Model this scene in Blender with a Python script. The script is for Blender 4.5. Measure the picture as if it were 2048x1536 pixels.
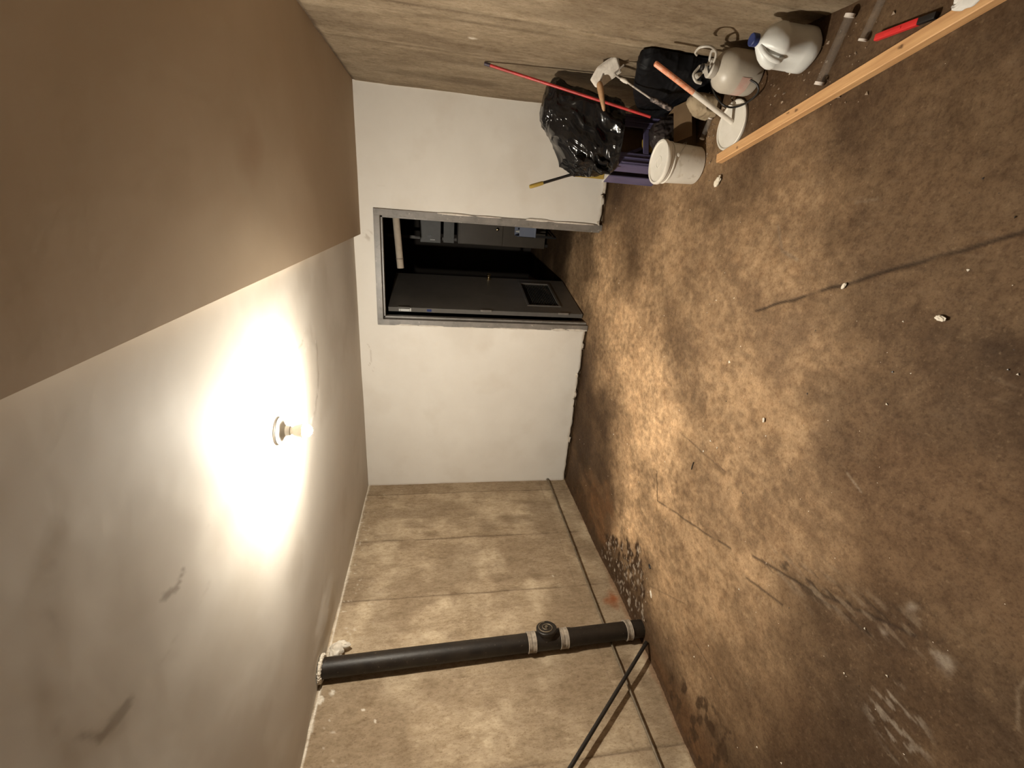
import bpy, bmesh, math, random
import numpy as np
from mathutils import Vector, Matrix

for o in list(bpy.data.objects):
    bpy.data.objects.remove(o)
S = bpy.context.scene
COL = S.collection
PI = math.pi
random.seed(4)

# ------------------------------------------------------------------ camera
# hand-held phone at eye height, turned on its side (the picture's left is up)
cam_d = bpy.data.cameras.new('camera')
cam_d.sensor_fit = 'HORIZONTAL'
cam_d.sensor_width = 36.0
cam_d.lens = 36.0 * 875.15 / 2048.0
cam_d.clip_start = 0.02
cam = bpy.data.objects.new('camera', cam_d)
COL.objects.link(cam)
cx = Vector((0.0750793, -0.15460871, -0.9851189))
cy = Vector((0.92265497, 0.38550154, 0.00981647))
cz = Vector((0.37824714, -0.90966187, 0.17159368))
cam.matrix_world = Matrix(((cx.x, cy.x, cz.x, 0.0), (cx.y, cy.y, cz.y, 0.0), (cx.z, cy.z, cz.z, 1.55), (0, 0, 0, 1)))
S.camera = cam
S.view_settings.view_transform = 'Standard'
S.view_settings.look = 'None'
S.view_settings.gamma = 1.0
S.view_settings.use_curve_mapping = False
S.view_settings.exposure = 0.0
w = bpy.data.worlds.new('world')
S.world = w
w.use_nodes = True
w.node_tree.nodes['Background'].inputs[0].default_value = (0, 0, 0, 1)
w.node_tree.nodes['Background'].inputs[1].default_value = 0.0
BULB_STRENGTH = 6500.0
BULB_COLOR = (1.0, 0.93, 0.80)

# ------------------------------------------------------------------ room numbers (metres)
XL, XR, YB, YF, H, HS, XE = -3.0, 0.81, 4.241, -4.0, 2.277, 2.219, -0.341

# ------------------------------------------------------------------ noise
def _hash(ix, iy, iz, seed):
    h = (ix.astype(np.int64) * 374761393 + iy.astype(np.int64) * 668265263 + iz.astype(np.int64) * 2147483647 + seed * 1274126177)
    h = (h ^ (h >> 13)) * 1274126177
    h = h ^ (h >> 16)
    return (h & 0xFFFFFF) / float(0xFFFFFF)

def vnoise(P, seed=0):
    F = np.floor(P); f = P - F
    f = f * f * f * (f * (f * 6 - 15) + 10)
    i = F.astype(np.int64)
    r = 0
    for a in (0, 1):
        for b in (0, 1):
            for c in (0, 1):
                wgt = (f[:, 0] if a else 1 - f[:, 0]) * (f[:, 1] if b else 1 - f[:, 1]) * (f[:, 2] if c else 1 - f[:, 2])
                r = r + wgt * _hash(i[:, 0] + a, i[:, 1] + b, i[:, 2] + c, seed)
    return r

def fbm(P, octs=4, seed=0, ridged=False):
    P = np.asarray(P, float)
    t = 0; amp = 1; tot = 0
    for k in range(octs):
        n = vnoise(P * (2 ** k) + 17.3 * k, seed + k)
        if ridged:
            n = 1 - np.abs(2 * n - 1)
        t = t + amp * n; tot += amp; amp *= 0.5
    return t / tot

def sstep(a, b, x):
    t = np.clip((x - a) / (b - a), 0, 1)
    return t * t * (3 - 2 * t)

def seg_dist(P, pts):
    d = np.full(len(P), 1e9)
    for (a, b) in zip(pts[:-1], pts[1:]):
        a = np.array(a, float); b = np.array(b, float); ab = b - a
        t = np.clip(((P - a) @ ab) / (ab @ ab), 0, 1)
        d = np.minimum(d, np.linalg.norm(P - (a + t[:, None] * ab), axis=1))
    return d

def poly_sd(P, pts):
    """signed distance to a polygon, negative inside"""
    d = seg_dist(P, list(pts) + [pts[0]])
    inside = np.zeros(len(P), bool)
    n = len(pts)
    for i in range(n):
        x1, y1 = pts[i]; x2, y2 = pts[(i + 1) % n]
        c = ((y1 > P[:, 1]) != (y2 > P[:, 1]))
        xx = (x2 - x1) * (P[:, 1] - y1) / ((y2 - y1) if y2 != y1 else 1e-9) + x1
        inside ^= c & (P[:, 0] < xx)
    return np.where(inside, -d, d)

# ------------------------------------------------------------------ materials
def mat(name, c1, c2=None, rough=0.6, metal=0.0, scale=6.0, detail=6.0, bump=0.0, bscale=None, spec=0.5,
        stretch=(1, 1, 1), lo=0.35, hi=0.65, masks=(), fine=None, trans=0.0, alpha=1.0, over=None, emis=None, estr=0.0, rmask=None, sss=0.0, ior=None, coat=0.0):
    m = bpy.data.materials.new(name); m.use_nodes = True
    nt = m.node_tree; N = nt.nodes; K = nt.links
    b = N['Principled BSDF']
    b.inputs['Roughness'].default_value = rough
    b.inputs['Metallic'].default_value = metal
    b.inputs['Specular IOR Level'].default_value = spec
    b.inputs['Coat Weight'].default_value = coat
    if ior: b.inputs['IOR'].default_value = ior
    if trans: b.inputs['Transmission Weight'].default_value = trans
    if sss:
        b.inputs['Subsurface Weight'].default_value = sss
        b.inputs['Subsurface Scale'].default_value = 0.02
    if emis:
        b.inputs['Emission Color'].default_value = (*emis, 1); b.inputs['Emission Strength'].default_value = estr
    tc = N.new('ShaderNodeTexCoord'); mp = N.new('ShaderNodeMapping')
    mp.inputs['Scale'].default_value = stretch
    K.new(tc.outputs['Object'], mp.inputs['Vector'])
    no = N.new('ShaderNodeTexNoise'); no.inputs['Scale'].default_value = scale; no.inputs['Detail'].default_value = detail
    no.inputs['Roughness'].default_value = 0.62
    K.new(mp.outputs[0], no.inputs['Vector'])
    out = None
    if c2 is not None:
        rp = N.new('ShaderNodeValToRGB')
        rp.color_ramp.elements[0].position = lo; rp.color_ramp.elements[0].color = (*c1, 1)
        rp.color_ramp.elements[1].position = hi; rp.color_ramp.elements[1].color = (*c2, 1)
        K.new(no.outputs['Fac'], rp.inputs[0]); out = rp.outputs[0]
    else:
        rgb = N.new('ShaderNodeRGB'); rgb.outputs[0].default_value = (*c1, 1); out = rgb.outputs[0]
    if fine:   # (scale, low, high, colour, strength) specks
        for (fs, fl, fh, fc, fst) in fine:
            n2 = N.new('ShaderNodeTexNoise'); n2.inputs['Scale'].default_value = fs; n2.inputs['Detail'].default_value = 4
            K.new(mp.outputs[0], n2.inputs['Vector'])
            r2 = N.new('ShaderNodeMapRange'); r2.inputs[1].default_value = fl; r2.inputs[2].default_value = fh; r2.inputs[4].default_value = fst
            K.new(n2.outputs['Fac'], r2.inputs[0])
            mx = N.new('ShaderNodeMix'); mx.data_type = 'RGBA'
            K.new(r2.outputs[0], mx.inputs['Factor']); K.new(out, mx.inputs[6]); mx.inputs[7].default_value = (*fc, 1)
            out = mx.outputs[2]
    for (attr, col_) in masks:
        at = N.new('ShaderNodeAttribute'); at.attribute_name = attr
        mx = N.new('ShaderNodeMix'); mx.data_type = 'RGBA'
        K.new(at.outputs['Fac'], mx.inputs['Factor']); K.new(out, mx.inputs[6]); mx.inputs[7].default_value = (*col_, 1)
        out = mx.outputs[2]
    for (fs, fl, fh, fst, dv) in (over or ()):      # fine pitting / bleaching that multiplies whatever lies below
        n2 = N.new('ShaderNodeTexNoise'); n2.inputs['Scale'].default_value = fs; n2.inputs['Detail'].default_value = 8; n2.inputs['Roughness'].default_value = .7
        K.new(mp.outputs[0], n2.inputs['Vector'])
        r2 = N.new('ShaderNodeMapRange'); r2.inputs[1].default_value = fl; r2.inputs[2].default_value = fh; r2.inputs[3].default_value = 0; r2.inputs[4].default_value = fst
        K.new(n2.outputs['Fac'], r2.inputs[0])
        mx = N.new('ShaderNodeMix'); mx.data_type = 'RGBA'; mx.blend_type = 'MULTIPLY'
        K.new(r2.outputs[0], mx.inputs['Factor']); K.new(out, mx.inputs[6]); mx.inputs[7].default_value = (*dv, 1)
        out = mx.outputs[2]
    K.new(out, b.inputs['Base Color'])
    if rmask:
        at = N.new('ShaderNodeAttribute'); at.attribute_name = rmask[0]
        mr = N.new('ShaderNodeMapRange'); mr.inputs[3].default_value = rough; mr.inputs[4].default_value = rmask[1]
        K.new(at.outputs['Fac'], mr.inputs[0]); K.new(mr.outputs[0], b.inputs['Roughness'])
    if bump:
        bn = N.new('ShaderNodeTexNoise'); bn.inputs['Scale'].default_value = bscale or scale * 4; bn.inputs['Detail'].default_value = 6
        K.new(mp.outputs[0], bn.inputs['Vector'])
        bp = N.new('ShaderNodeBump'); bp.inputs['Strength'].default_value = 1.0; bp.inputs['Distance'].default_value = bump
        K.new(bn.outputs['Fac'], bp.inputs['Height']); K.new(bp.outputs[0], b.inputs['Normal'])
    if alpha < 1:
        b.inputs['Alpha'].default_value = alpha
    return m

M_floor = mat('stained_concrete_floor', (0.050, 0.029, 0.0145), (0.092, 0.055, 0.028), rough=0.80, spec=0.18, scale=2.2, detail=12, lo=0.33, hi=0.68,
              fine=((9, .50, .72, (0.06, 0.035, 0.019), .55), (45, .56, .74, (0.05, 0.031, 0.018), .55), (70, .60, .74, (0.20, 0.145, 0.09), .45), (2.6, .50, .80, (0.11, 0.075, 0.045), .45)),
              masks=(('worn_lit', (0.80, 0.54, 0.31)), ('orange', (0.19, 0.098, 0.044)), ('damp', (0.06, 0.034, 0.018)), ('crack', (0.030, 0.018, 0.010)),
                     ('scuff', (0.22, 0.17, 0.12)), ('white', (0.55, 0.49, 0.41))),
              over=((14, .42, .66, .6, (.62, .56, .50)), (48, .46, .62, .6, (.60, .54, .48)), (5, .45, .66, .45, (.66, .60, .55)), (120, .50, .64, .6, (.6, .55, .5))), bump=0.0022, bscale=42, rmask=('damp', 0.55))
def concrete(name, k):
    c = lambda *v: tuple(q * k for q in v)
    return mat(name, c(0.28, 0.21, 0.135), c(0.44, 0.345, 0.235), rough=0.88, spec=0.2, scale=1.7, detail=14, lo=0.28, hi=0.70,
             stretch=(1, 1.6, 0.75),
             fine=((11, .50, .74, c(0.19, 0.135, 0.085), .42), (28, .54, .74, c(0.58, 0.47, 0.33), .40), (75, .62, .74, c(0.14, 0.09, 0.055), .5)),
             masks=(('pale', c(0.53, 0.43, 0.30)), ('dark', c(0.19, 0.135, 0.085)), ('seam', c(0.12, 0.08, 0.05)), ('rust', (0.30, 0.11, 0.045)), ('white', (0.78, 0.72, 0.62))),
             over=((9, .44, .64, .6, (.68, .64, .58)), (32, .47, .62, .6, (.68, .63, .57)), (90, .54, .66, .7, (.5, .45, .4))), bump=0.0028, bscale=26)
M_conc = concrete('board_marked_concrete', 1.10)
M_conc2 = concrete('dimmed_board_marked_concrete', 0.70)  # left wall concrete scaled darker, painting in the dimness at the view's edge
M_plaster = mat('white_plaster_wall', (0.70, 0.66, 0.60), (0.76, 0.725, 0.665), rough=0.72, spec=0.3, scale=1.4, detail=7,
                fine=((3.0, .55, .72, (0.66, 0.61, 0.54), .6),), masks=(('mark', (0.42, 0.36, 0.30)), ('grime_dark', (0.46, 0.39, 0.31))), bump=0.0012, bscale=9)
M_ceil = mat('painted_ceiling', (0.55, 0.505, 0.445), (0.60, 0.555, 0.49), rough=0.75, spec=0.25, scale=1.2, detail=7,
             masks=(('grime_dark', (0.39, 0.33, 0.26)), ('mark', (0.20, 0.155, 0.115)), ('white', (0.74, 0.70, 0.64))), bump=0.001, bscale=7)
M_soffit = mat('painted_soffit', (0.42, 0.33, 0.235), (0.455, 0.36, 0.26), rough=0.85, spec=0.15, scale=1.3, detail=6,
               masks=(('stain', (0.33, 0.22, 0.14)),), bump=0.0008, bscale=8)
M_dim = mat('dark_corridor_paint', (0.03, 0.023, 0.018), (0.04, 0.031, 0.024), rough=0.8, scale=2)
M_core = mat('rough_wall_core', (0.20, 0.15, 0.105), (0.28, 0.22, 0.155), rough=0.9, scale=8, bump=0.003)
M_frame = mat('grey_door_frame_paint', (0.165, 0.152, 0.138), (0.235, 0.215, 0.195), rough=0.42, scale=7, detail=10,
              fine=((20, .58, .7, (0.12, 0.105, 0.09), .6), (33, .66, .72, (0.5, 0.46, 0.4), .5)), bump=0.0005, bscale=40)
M_leaf = mat('grey_steel_door_paint', (0.105, 0.098, 0.09), (0.135, 0.125, 0.113), rough=0.38, scale=3, bump=0.0003, bscale=30)
M_gap = mat('dark_slots', (0.02, 0.016, 0.013), rough=0.8)
M_brass = mat('worn_brass', (0.75, 0.62, 0.38), (0.6, 0.48, 0.28), rough=0.22, metal=1.0)
M_steel = mat('galvanised_steel', (0.62, 0.60, 0.56), (0.45, 0.43, 0.40), rough=0.35, metal=1.0, scale=20)
M_iron = mat('black_cast_iron', (0.011, 0.008, 0.006), (0.022, 0.016, 0.011), rough=0.48, scale=9, spec=0.35,
             fine=((60, .66, .74, (0.16, 0.12, 0.09), .5), (4, .6, .75, (0.045, 0.028, 0.018), .5)), bump=0.0012, bscale=60)
M_band = mat('paint_crusted_band', (0.19, 0.155, 0.12), (0.36, 0.30, 0.235), rough=0.7, scale=30, bump=0.001)
M_condu = mat('grimy_conduit', (0.10, 0.075, 0.05), (0.20, 0.155, 0.10), rough=0.55, scale=25, metal=0.2)
M_rodb = mat('black_rod_enamel', (0.010, 0.009, 0.008), (0.022, 0.018, 0.015), rough=0.4, scale=18)
M_flake = mat('peeling_white_paint', (0.72, 0.66, 0.56), (0.60, 0.53, 0.43), rough=0.8, scale=25, bump=0.001)
M_porc = mat('white_porcelain', (0.80, 0.78, 0.72), rough=0.25)
M_bulb = mat('lit_bulb_glass', (1, 1, 1), rough=0.3, emis=BULB_COLOR, estr=BULB_STRENGTH)
M_collar = mat('bulb_collar_plastic', (0.78, 0.74, 0.64), rough=0.4)
M_bag = mat('black_bag_film', (0.006, 0.006, 0.0065), (0.012, 0.011, 0.011), rough=0.17, spec=0.4, scale=5, bump=0.003, bscale=9)
M_bag2 = mat('dull_black_bag_film', (0.004, 0.004, 0.005), (0.007, 0.007, 0.008), rough=0.55, spec=0.12, scale=5, bump=0.004, bscale=8)
M_grey_bag = mat('dark_grey_bag_film', (0.022, 0.018, 0.018), (0.045, 0.036, 0.032), rough=0.3, scale=6, bump=0.004, bscale=22)
M_purple = mat('lilac_plastic', (0.088, 0.077, 0.15), (0.118, 0.105, 0.195), rough=0.4, scale=4)
M_board = mat('pale_edge_board', (0.50, 0.47, 0.43), (0.58, 0.545, 0.50), rough=0.5)
M_carton = mat('brown_carton', (0.12, 0.072, 0.035), (0.165, 0.105, 0.052), rough=0.85, scale=6)
M_yellow = mat('yellow_packet', (0.36, 0.25, 0.05), (0.27, 0.18, 0.035), rough=0.5, scale=9)
M_red = mat('scuffed_red_paint', (0.52, 0.035, 0.035), (0.36, 0.03, 0.028), rough=0.4, scale=14, lo=.4, hi=.6,
            fine=((50, .60, .7, (0.25, 0.13, 0.08), .6),))
M_redend = mat('dark_rod_end', (0.045, 0.03, 0.045), rough=0.5)
M_redtape = mat('red_plastic', (0.62, 0.03, 0.03), rough=0.35)
M_blackp = mat('black_plastic', (0.012, 0.011, 0.011), rough=0.4)
M_wood = mat('pine_timber', (0.50, 0.27, 0.115), (0.66, 0.39, 0.18), rough=0.62, scale=9, stretch=(0.45, 6, 6), detail=8,
             masks=(('knot', (0.12, 0.055, 0.02)),), bump=0.0004, bscale=30)
M_handle = mat('turned_wood_handle', (0.33, 0.185, 0.09), (0.42, 0.25, 0.13), rough=0.55, scale=12, stretch=(5, 5, 1))
M_bucket = mat('white_bucket_plastic', (0.66, 0.62, 0.55), (0.74, 0.70, 0.63), rough=0.42, scale=7, fine=((26, .6, .72, (0.46, 0.40, 0.32), .6),))
M_wlid = mat('white_lid_plastic', (0.78, 0.74, 0.67), (0.70, 0.66, 0.58), rough=0.4, scale=9)
M_jug = mat('white_jug_plastic', (0.72, 0.73, 0.71), (0.66, 0.67, 0.65), rough=0.38, scale=5)
M_haze = mat('cloudy_tank_plastic', (0.50, 0.455, 0.385), (0.40, 0.36, 0.30), rough=0.4, scale=4)
M_pinkl = mat('faded_pink_label', (0.52, 0.28, 0.23), (0.50, 0.42, 0.36), rough=0.6, scale=12)
M_blue = mat('dark_blue_cap', (0.02, 0.035, 0.13), rough=0.4)
M_hose = mat('black_hose_rubber', (0.012, 0.011, 0.01), rough=0.45)
M_grp = mat('grey_white_plastic', (0.46, 0.43, 0.38), rough=0.4)
M_plast = mat('dried_plaster', (0.70, 0.65, 0.58), (0.56, 0.51, 0.45), rough=0.85, scale=30, bump=0.0015, bscale=90)
M_crust = mat('paint_crusted_steel', (0.22, 0.19, 0.165), (0.55, 0.50, 0.44), rough=0.6, scale=45, bump=0.001, bscale=90)
M_grip = mat('paint_spotted_grip', (0.03, 0.022, 0.022), (0.33, 0.27, 0.24), rough=0.6, scale=38, lo=.5, hi=.62)
M_peach = mat('orange_painted_stick', (0.74, 0.27, 0.14), (0.80, 0.52, 0.38), rough=0.5, scale=35, lo=.45, hi=.65)
M_white = mat('white_painted_stick', (0.74, 0.70, 0.63), (0.66, 0.61, 0.54), rough=0.5, scale=20)
M_tube = mat('clear_tube_plastic', (0.45, 0.43, 0.40), rough=0.08, trans=0.0, alpha=0.11, spec=1.0)
M_capw = mat('white_tube_cap', (0.70, 0.64, 0.58), rough=0.5)
M_cloth = mat('white_cloth', (0.66, 0.64, 0.60), (0.72, 0.70, 0.66), rough=0.85, scale=8, bump=0.001, bscale=120)
M_tan = mat('tan_cloth_bag', (0.36, 0.28, 0.18), (0.25, 0.19, 0.12), rough=0.8, scale=9, bump=0.002, bscale=30)
M_debris = mat('dry_mud_debris', (0.20, 0.14, 0.09), (0.42, 0.34, 0.26), rough=0.9, scale=50)
M_paper = mat('crumpled_paper', (0.72, 0.66, 0.54), (0.64, 0.57, 0.45), rough=0.7)
M_lblue = mat('pale_blue_plastic', (0.24, 0.27, 0.36), (0.20, 0.23, 0.32), rough=0.4)
M_boxg = mat('grey_enclosure_paint', (0.10, 0.098, 0.092), (0.125, 0.122, 0.115), rough=0.45)
M_cab = mat('brown_grey_cabinet_paint', (0.062, 0.048, 0.034), (0.078, 0.061, 0.045), rough=0.45, scale=3)
M_lag = mat('pipe_lagging', (0.50, 0.42, 0.33), (0.58, 0.50, 0.40), rough=0.9, scale=20)
M_stick = mat('white_sticker', (0.62, 0.62, 0.60), rough=0.5)

# ------------------------------------------------------------------ builders
def tag(o, label=None, cat=None, group=None, kind=None):
    if label: o['label'] = label
    if cat: o['category'] = cat
    if group: o['group'] = group
    if kind: o['kind'] = kind
    return o

def root(name, loc, label=None, cat=None, group=None, kind=None, rot=(0, 0, 0)):
    o = bpy.data.objects.new(name, None); COL.objects.link(o)
    o.location = loc; o.rotation_euler = rot; o.empty_display_size = 0.05
    return tag(o, label, cat, group, kind)

def link(name, verts, faces, m, parent=None, smooth=True, attrs=None, loc=None, auto=None):
    me = bpy.data.meshes.new(name)
    me.from_pydata([tuple(map(float, v)) for v in verts], [], [tuple(int(i) for i in f) for f in faces])
    me.update()
    bm = bmesh.new(); bm.from_mesh(me); bmesh.ops.recalc_face_normals(bm, faces=bm.faces[:]); bm.to_mesh(me); bm.free()
    if attrs:
        for k, v in attrs.items():
            a = me.attributes.new(k, 'FLOAT', 'POINT'); a.data.foreach_set('value', np.asarray(v, np.float32))
    me.materials.append(m)
    if smooth:
        me.polygons.foreach_set('use_smooth', [True] * len(me.polygons))
        if auto is not None:
            try: me.set_sharp_from_angle(angle=math.radians(auto))
            except Exception: pass
    o = bpy.data.objects.new(name, me); COL.objects.link(o)
    if parent: o.parent = parent
    if loc: o.location = loc
    return o

class MB:
    """collects verts and faces of one mesh"""
    def __init__(s): s.v = []; s.f = []
    def add(s, v, f):
        n = len(s.v); s.v += [tuple(p) for p in v]; s.f += [tuple(i + n for i in q) for q in f]; return s
    def box(s, a, b, R=None, o=(0, 0, 0), bev=0.0):
        x0, y0, z0 = a; x1, y1, z1 = b
        if bev > 0:
            bm = bmesh.new(); bmesh.ops.create_cube(bm, size=1.0)
            for q in bm.verts:
                q.co = Vector(((x0 + x1) / 2 + q.co.x * (x1 - x0), (y0 + y1) / 2 + q.co.y * (y1 - y0), (z0 + z1) / 2 + q.co.z * (z1 - z0)))
            bmesh.ops.bevel(bm, geom=bm.edges[:], offset=bev, segments=2, affect='EDGES', profile=0.5)
            bm.verts.index_update()
            v = [q.co.copy() for q in bm.verts]; f = [[q.index for q in g.verts] for g in bm.faces]; bm.free()
        else:
            v = [Vector(p) for p in ((x0, y0, z0), (x1, y0, z0), (x1, y1, z0), (x0, y1, z0), (x0, y0, z1), (x1, y0, z1), (x1, y1, z1), (x0, y1, z1))]
            f = [(0, 3, 2, 1), (4, 5, 6, 7), (0, 1, 5, 4), (1, 2, 6, 5), (2, 3, 7, 6), (3, 0, 4, 7)]
        if R is not None: v = [R @ q for q in v]
        return s.add([Vector(q) + Vector(o) for q in v], f)
    def lathe(s, prof, seg=32, M=None, cap=True):
        v = []; f = []
        for (r, z) in prof:
            for k in range(seg):
                a = 2 * PI * k / seg; v.append(Vector((r * math.cos(a), r * math.sin(a), z)))
        n = len(prof)
        for i in range(n - 1):
            for k in range(seg):
                k2 = (k + 1) % seg
                f.append((i * seg + k, i * seg + k2, (i + 1) * seg + k2, (i + 1) * seg + k))
        if cap:
            f.append(tuple(range(seg))[::-1]); f.append(tuple((n - 1) * seg + k for k in range(seg)))
        if M is not None: v = [M @ q for q in v]
        return s.add(v, f)
    def tube(s, pts, r, seg=10, cap=True):
        pts = [Vector(p) for p in pts]; n = len(pts)
        rs = r if isinstance(r, (list, tuple)) else [r] * n
        t0 = (pts[1] - pts[0]).normalized()
        up = Vector((0, 0, 1)) if abs(t0.z) < 0.9 else Vector((1, 0, 0))
        a = t0.cross(up).normalized(); v = []; f = []
        for i in range(n):
            t = (pts[min(i + 1, n - 1)] - pts[max(i - 1, 0)]).normalized()
            a = (a - t * a.dot(t)).normalized(); b = t.cross(a)
            for k in range(seg):
                g = 2 * PI * k / seg; v.append(pts[i] + (a * math.cos(g) + b * math.sin(g)) * rs[i])
        for i in range(n - 1):
            for k in range(seg):
                k2 = (k + 1) % seg; f.append((i * seg + k, i * seg + k2, (i + 1) * seg + k2, (i + 1) * seg + k))
        if cap: f.append(tuple(range(seg))[::-1]); f.append(tuple((n - 1) * seg + k for k in range(seg)))
        return s.add(v, f)
    def build(s, name, m, parent=None, smooth=True, auto=35, attrs=None, loc=None):
        return link(name, s.v, s.f, m, parent, smooth, attrs, loc, auto)

def spline(pts, n=10):
    """Catmull-Rom through the points"""
    P = [Vector(p) for p in pts]; P = [P[0] * 2 - P[1]] + P + [P[-1] * 2 - P[-2]]; out = []
    for i in range(1, len(P) - 2):
        for k in range(n):
            t = k / n
            out.append(0.5 * ((2 * P[i]) + (P[i + 1] - P[i - 1]) * t + (2 * P[i - 1] - 5 * P[i] + 4 * P[i + 1] - P[i + 2]) * t * t + (3 * P[i] - P[i - 1] - 3 * P[i + 1] + P[i + 2]) * t ** 3))
    out.append(P[-2]); return out

def grid(us, vs):
    U, V = np.meshgrid(us, vs, indexing='ij')
    nu, nv = len(us), len(vs)
    idx = np.arange(nu * nv).reshape(nu, nv)
    F = np.stack([idx[:-1, :-1], idx[1:, :-1], idx[1:, 1:], idx[:-1, 1:]], -1).reshape(-1, 4)
    return U.ravel(), V.ravel(), F

def sheet(name, V, F, m, attrs, kind='structure', flip=False):
    me = bpy.data.meshes.new(name)
    me.vertices.add(len(V)); me.vertices.foreach_set('co', np.asarray(V, np.float32).ravel())
    if flip: F = F[:, ::-1]
    me.loops.add(F.size); me.loops.foreach_set('vertex_index', F.astype(np.int32).ravel())
    me.polygons.add(len(F)); me.polygons.foreach_set('loop_start', (np.arange(len(F)) * 4).astype(np.int32))
    try: me.polygons.foreach_set('loop_total', np.full(len(F), 4, np.int32))
    except Exception: pass
    me.update(calc_edges=True); me.validate()
    for k, v in attrs.items():
        a = me.attributes.new(k, 'FLOAT', 'POINT'); a.data.foreach_set('value', np.clip(v, 0, 1).astype(np.float32))
    me.materials.append(m)
    me.polygons.foreach_set('use_smooth', np.ones(len(me.polygons), bool))
    o = bpy.data.objects.new(name, me); COL.objects.link(o)
    if kind: o['kind'] = kind
    return o

# ================================================================== FLOOR
xs = np.arange(XL - 0.1, XR + 0.1, 0.0066)
ys = np.concatenate([np.arange(-4.1, 0.2, 0.05), np.arange(0.2, 4.6, 0.0066), np.arange(4.6, 8.5, 0.04)])
X, Y, F = grid(xs, ys)
P2 = np.stack([X, Y], 1); P3 = np.stack([X, Y, X * 0], 1)
wob = fbm(P3 * 9, 3, 5) - 0.5; wob2 = fbm(P3 * 9, 3, 9) - 0.5
Pw = P2 + np.stack([wob, wob2], 1) * 0.014
crack = np.zeros(len(X)); scuff = np.zeros(len(X))
def crk(pts, wd, st=1.0, brk=0.35):
    global crack
    wd = wd * .95
    d = seg_dist(Pw, pts)
    g = sstep(brk - .15, brk + .15, fbm(P3 * 11 + 3, 3, 31))
    crack = np.maximum(crack, sstep(wd, 0, d) * st * (0.35 + 0.65 * g))
crk([(-0.393, 1.913), (-0.257, 1.628), (-0.139, 1.377), (-0.054, 1.205), (0.038, 1.013), (0.10, .85)], 0.012, .95)
crk([(-1.668, 2.43), (-1.858, 2.339), (-1.74, 2.005), (-1.652, 1.741), (-1.60, 1.60)], 0.010, .85, .3)
crk([(-1.513, 1.455), (-1.393, 1.14), (-1.309, 0.981), (-1.2, 0.78)], 0.010, .9, .3)
crk([(-1.403, 1.136), (-1.36, .99), (-1.334, 0.886)], 0.009, .8)
crk([(-1.651, 1.453), (-1.574, 1.222)], 0.010, .8)
crk([(-1.271, 2.272), (-1.262, 1.987), (-1.254, 1.795)], 0.007, .6)
crk([(-2.33, 1.747), (-2.355, 1.363)], 0.009, .6)
crk([(-2.488, 2.173), (-2.216, 1.785)], 0.006, .6)
crk([(-1.02, 2.75), (-1.22, 2.78)], 0.005, .5)
# scraped texture along the cracks
near = seg_dist(Pw, [(-1.45, 1.35), (-1.30, .98), (-1.2, .8)])
crack = np.maximum(crack, sstep(.09, .02, near) * sstep(.60, .70, fbm(P3 * np.array([60, 14, 1.]), 3, 77)) * .7)
scuff = np.maximum(scuff, sstep(.10, .03, near) * sstep(.56, .66, fbm(P3 * np.array([50, 11, 1.]), 3, 71)) * .45)
damp = np.zeros(len(X))
pn = fbm(P3 * 7, 4, 21) - 0.5
wet = [(-2.50, 2.74), (-2.36, 2.45), (-2.42, 2.30), (-2.58, 2.18), (-3.0, 2.08), (-3.0, 3.2), (-2.90, 3.05), (-2.70, 2.92)]
sd = poly_sd(P2, wet) + pn * 0.22
damp = np.maximum(damp, sstep(.03, -.05, sd) * (0.45 + 0.75 * sstep(.42, .56, fbm(P3 * np.array([16, 26, 1]), 4, 3))))
sd2 = poly_sd(P2, [(-2.78, 1.72), (-2.58, 1.50), (-2.52, 1.22), (-2.60, 1.0), (-3.0, .9), (-3.0, 1.75)]) + pn * .3
damp = np.maximum(damp, sstep(.03, -.06, sd2) * sstep(.50, .60, fbm(P3 * np.array([14, 22, 1]), 4, 8)) * .9)
# darker line where the floor meets the walls
dl = X - XL
damp = np.maximum(damp, sstep(.09, .01, dl + (fbm(P3 * 12, 3, 2) - .5) * .08) * .8)
db = np.abs(Y - YB); inroom = (X < -1.17) | (X > -0.10)
damp = np.maximum(damp, np.where(inroom, sstep(.05, .005, db + (fbm(P3 * 14, 3, 6) - .5) * .05) * .85, 0))
damp = np.maximum(damp, sstep(.44, .72, fbm(P3 * np.array([2.1, 1.7, 1]), 7, 41)) * .42)
damp = np.maximum(damp, sstep(-1.5, -2.4, X) * sstep(2.6, 3.4, Y) * sstep(.44, .58, fbm(P3 * np.array([9, 3, 1]), 4, 43)) * .55)
orange = sstep(.05, -.12, poly_sd(P2, [(-2.50, 3.7), (-2.30, 3.1), (-2.55, 2.78), (-2.9, 2.95), (-2.95, 3.8)]) + pn * .3) * (.35 + .6 * sstep(.4, .6, fbm(P3 * 5, 4, 12)))
orange = np.maximum(orange, sstep(.52, .72, fbm(P3 * 1.3 + 4, 5, 51)) * .14)
orange = np.maximum(orange, sstep(.35, .05, dl + (fbm(P3 * 4, 3, 14) - .5) * .4) * .6 * sstep(2.3, 1.8, Y))
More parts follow.
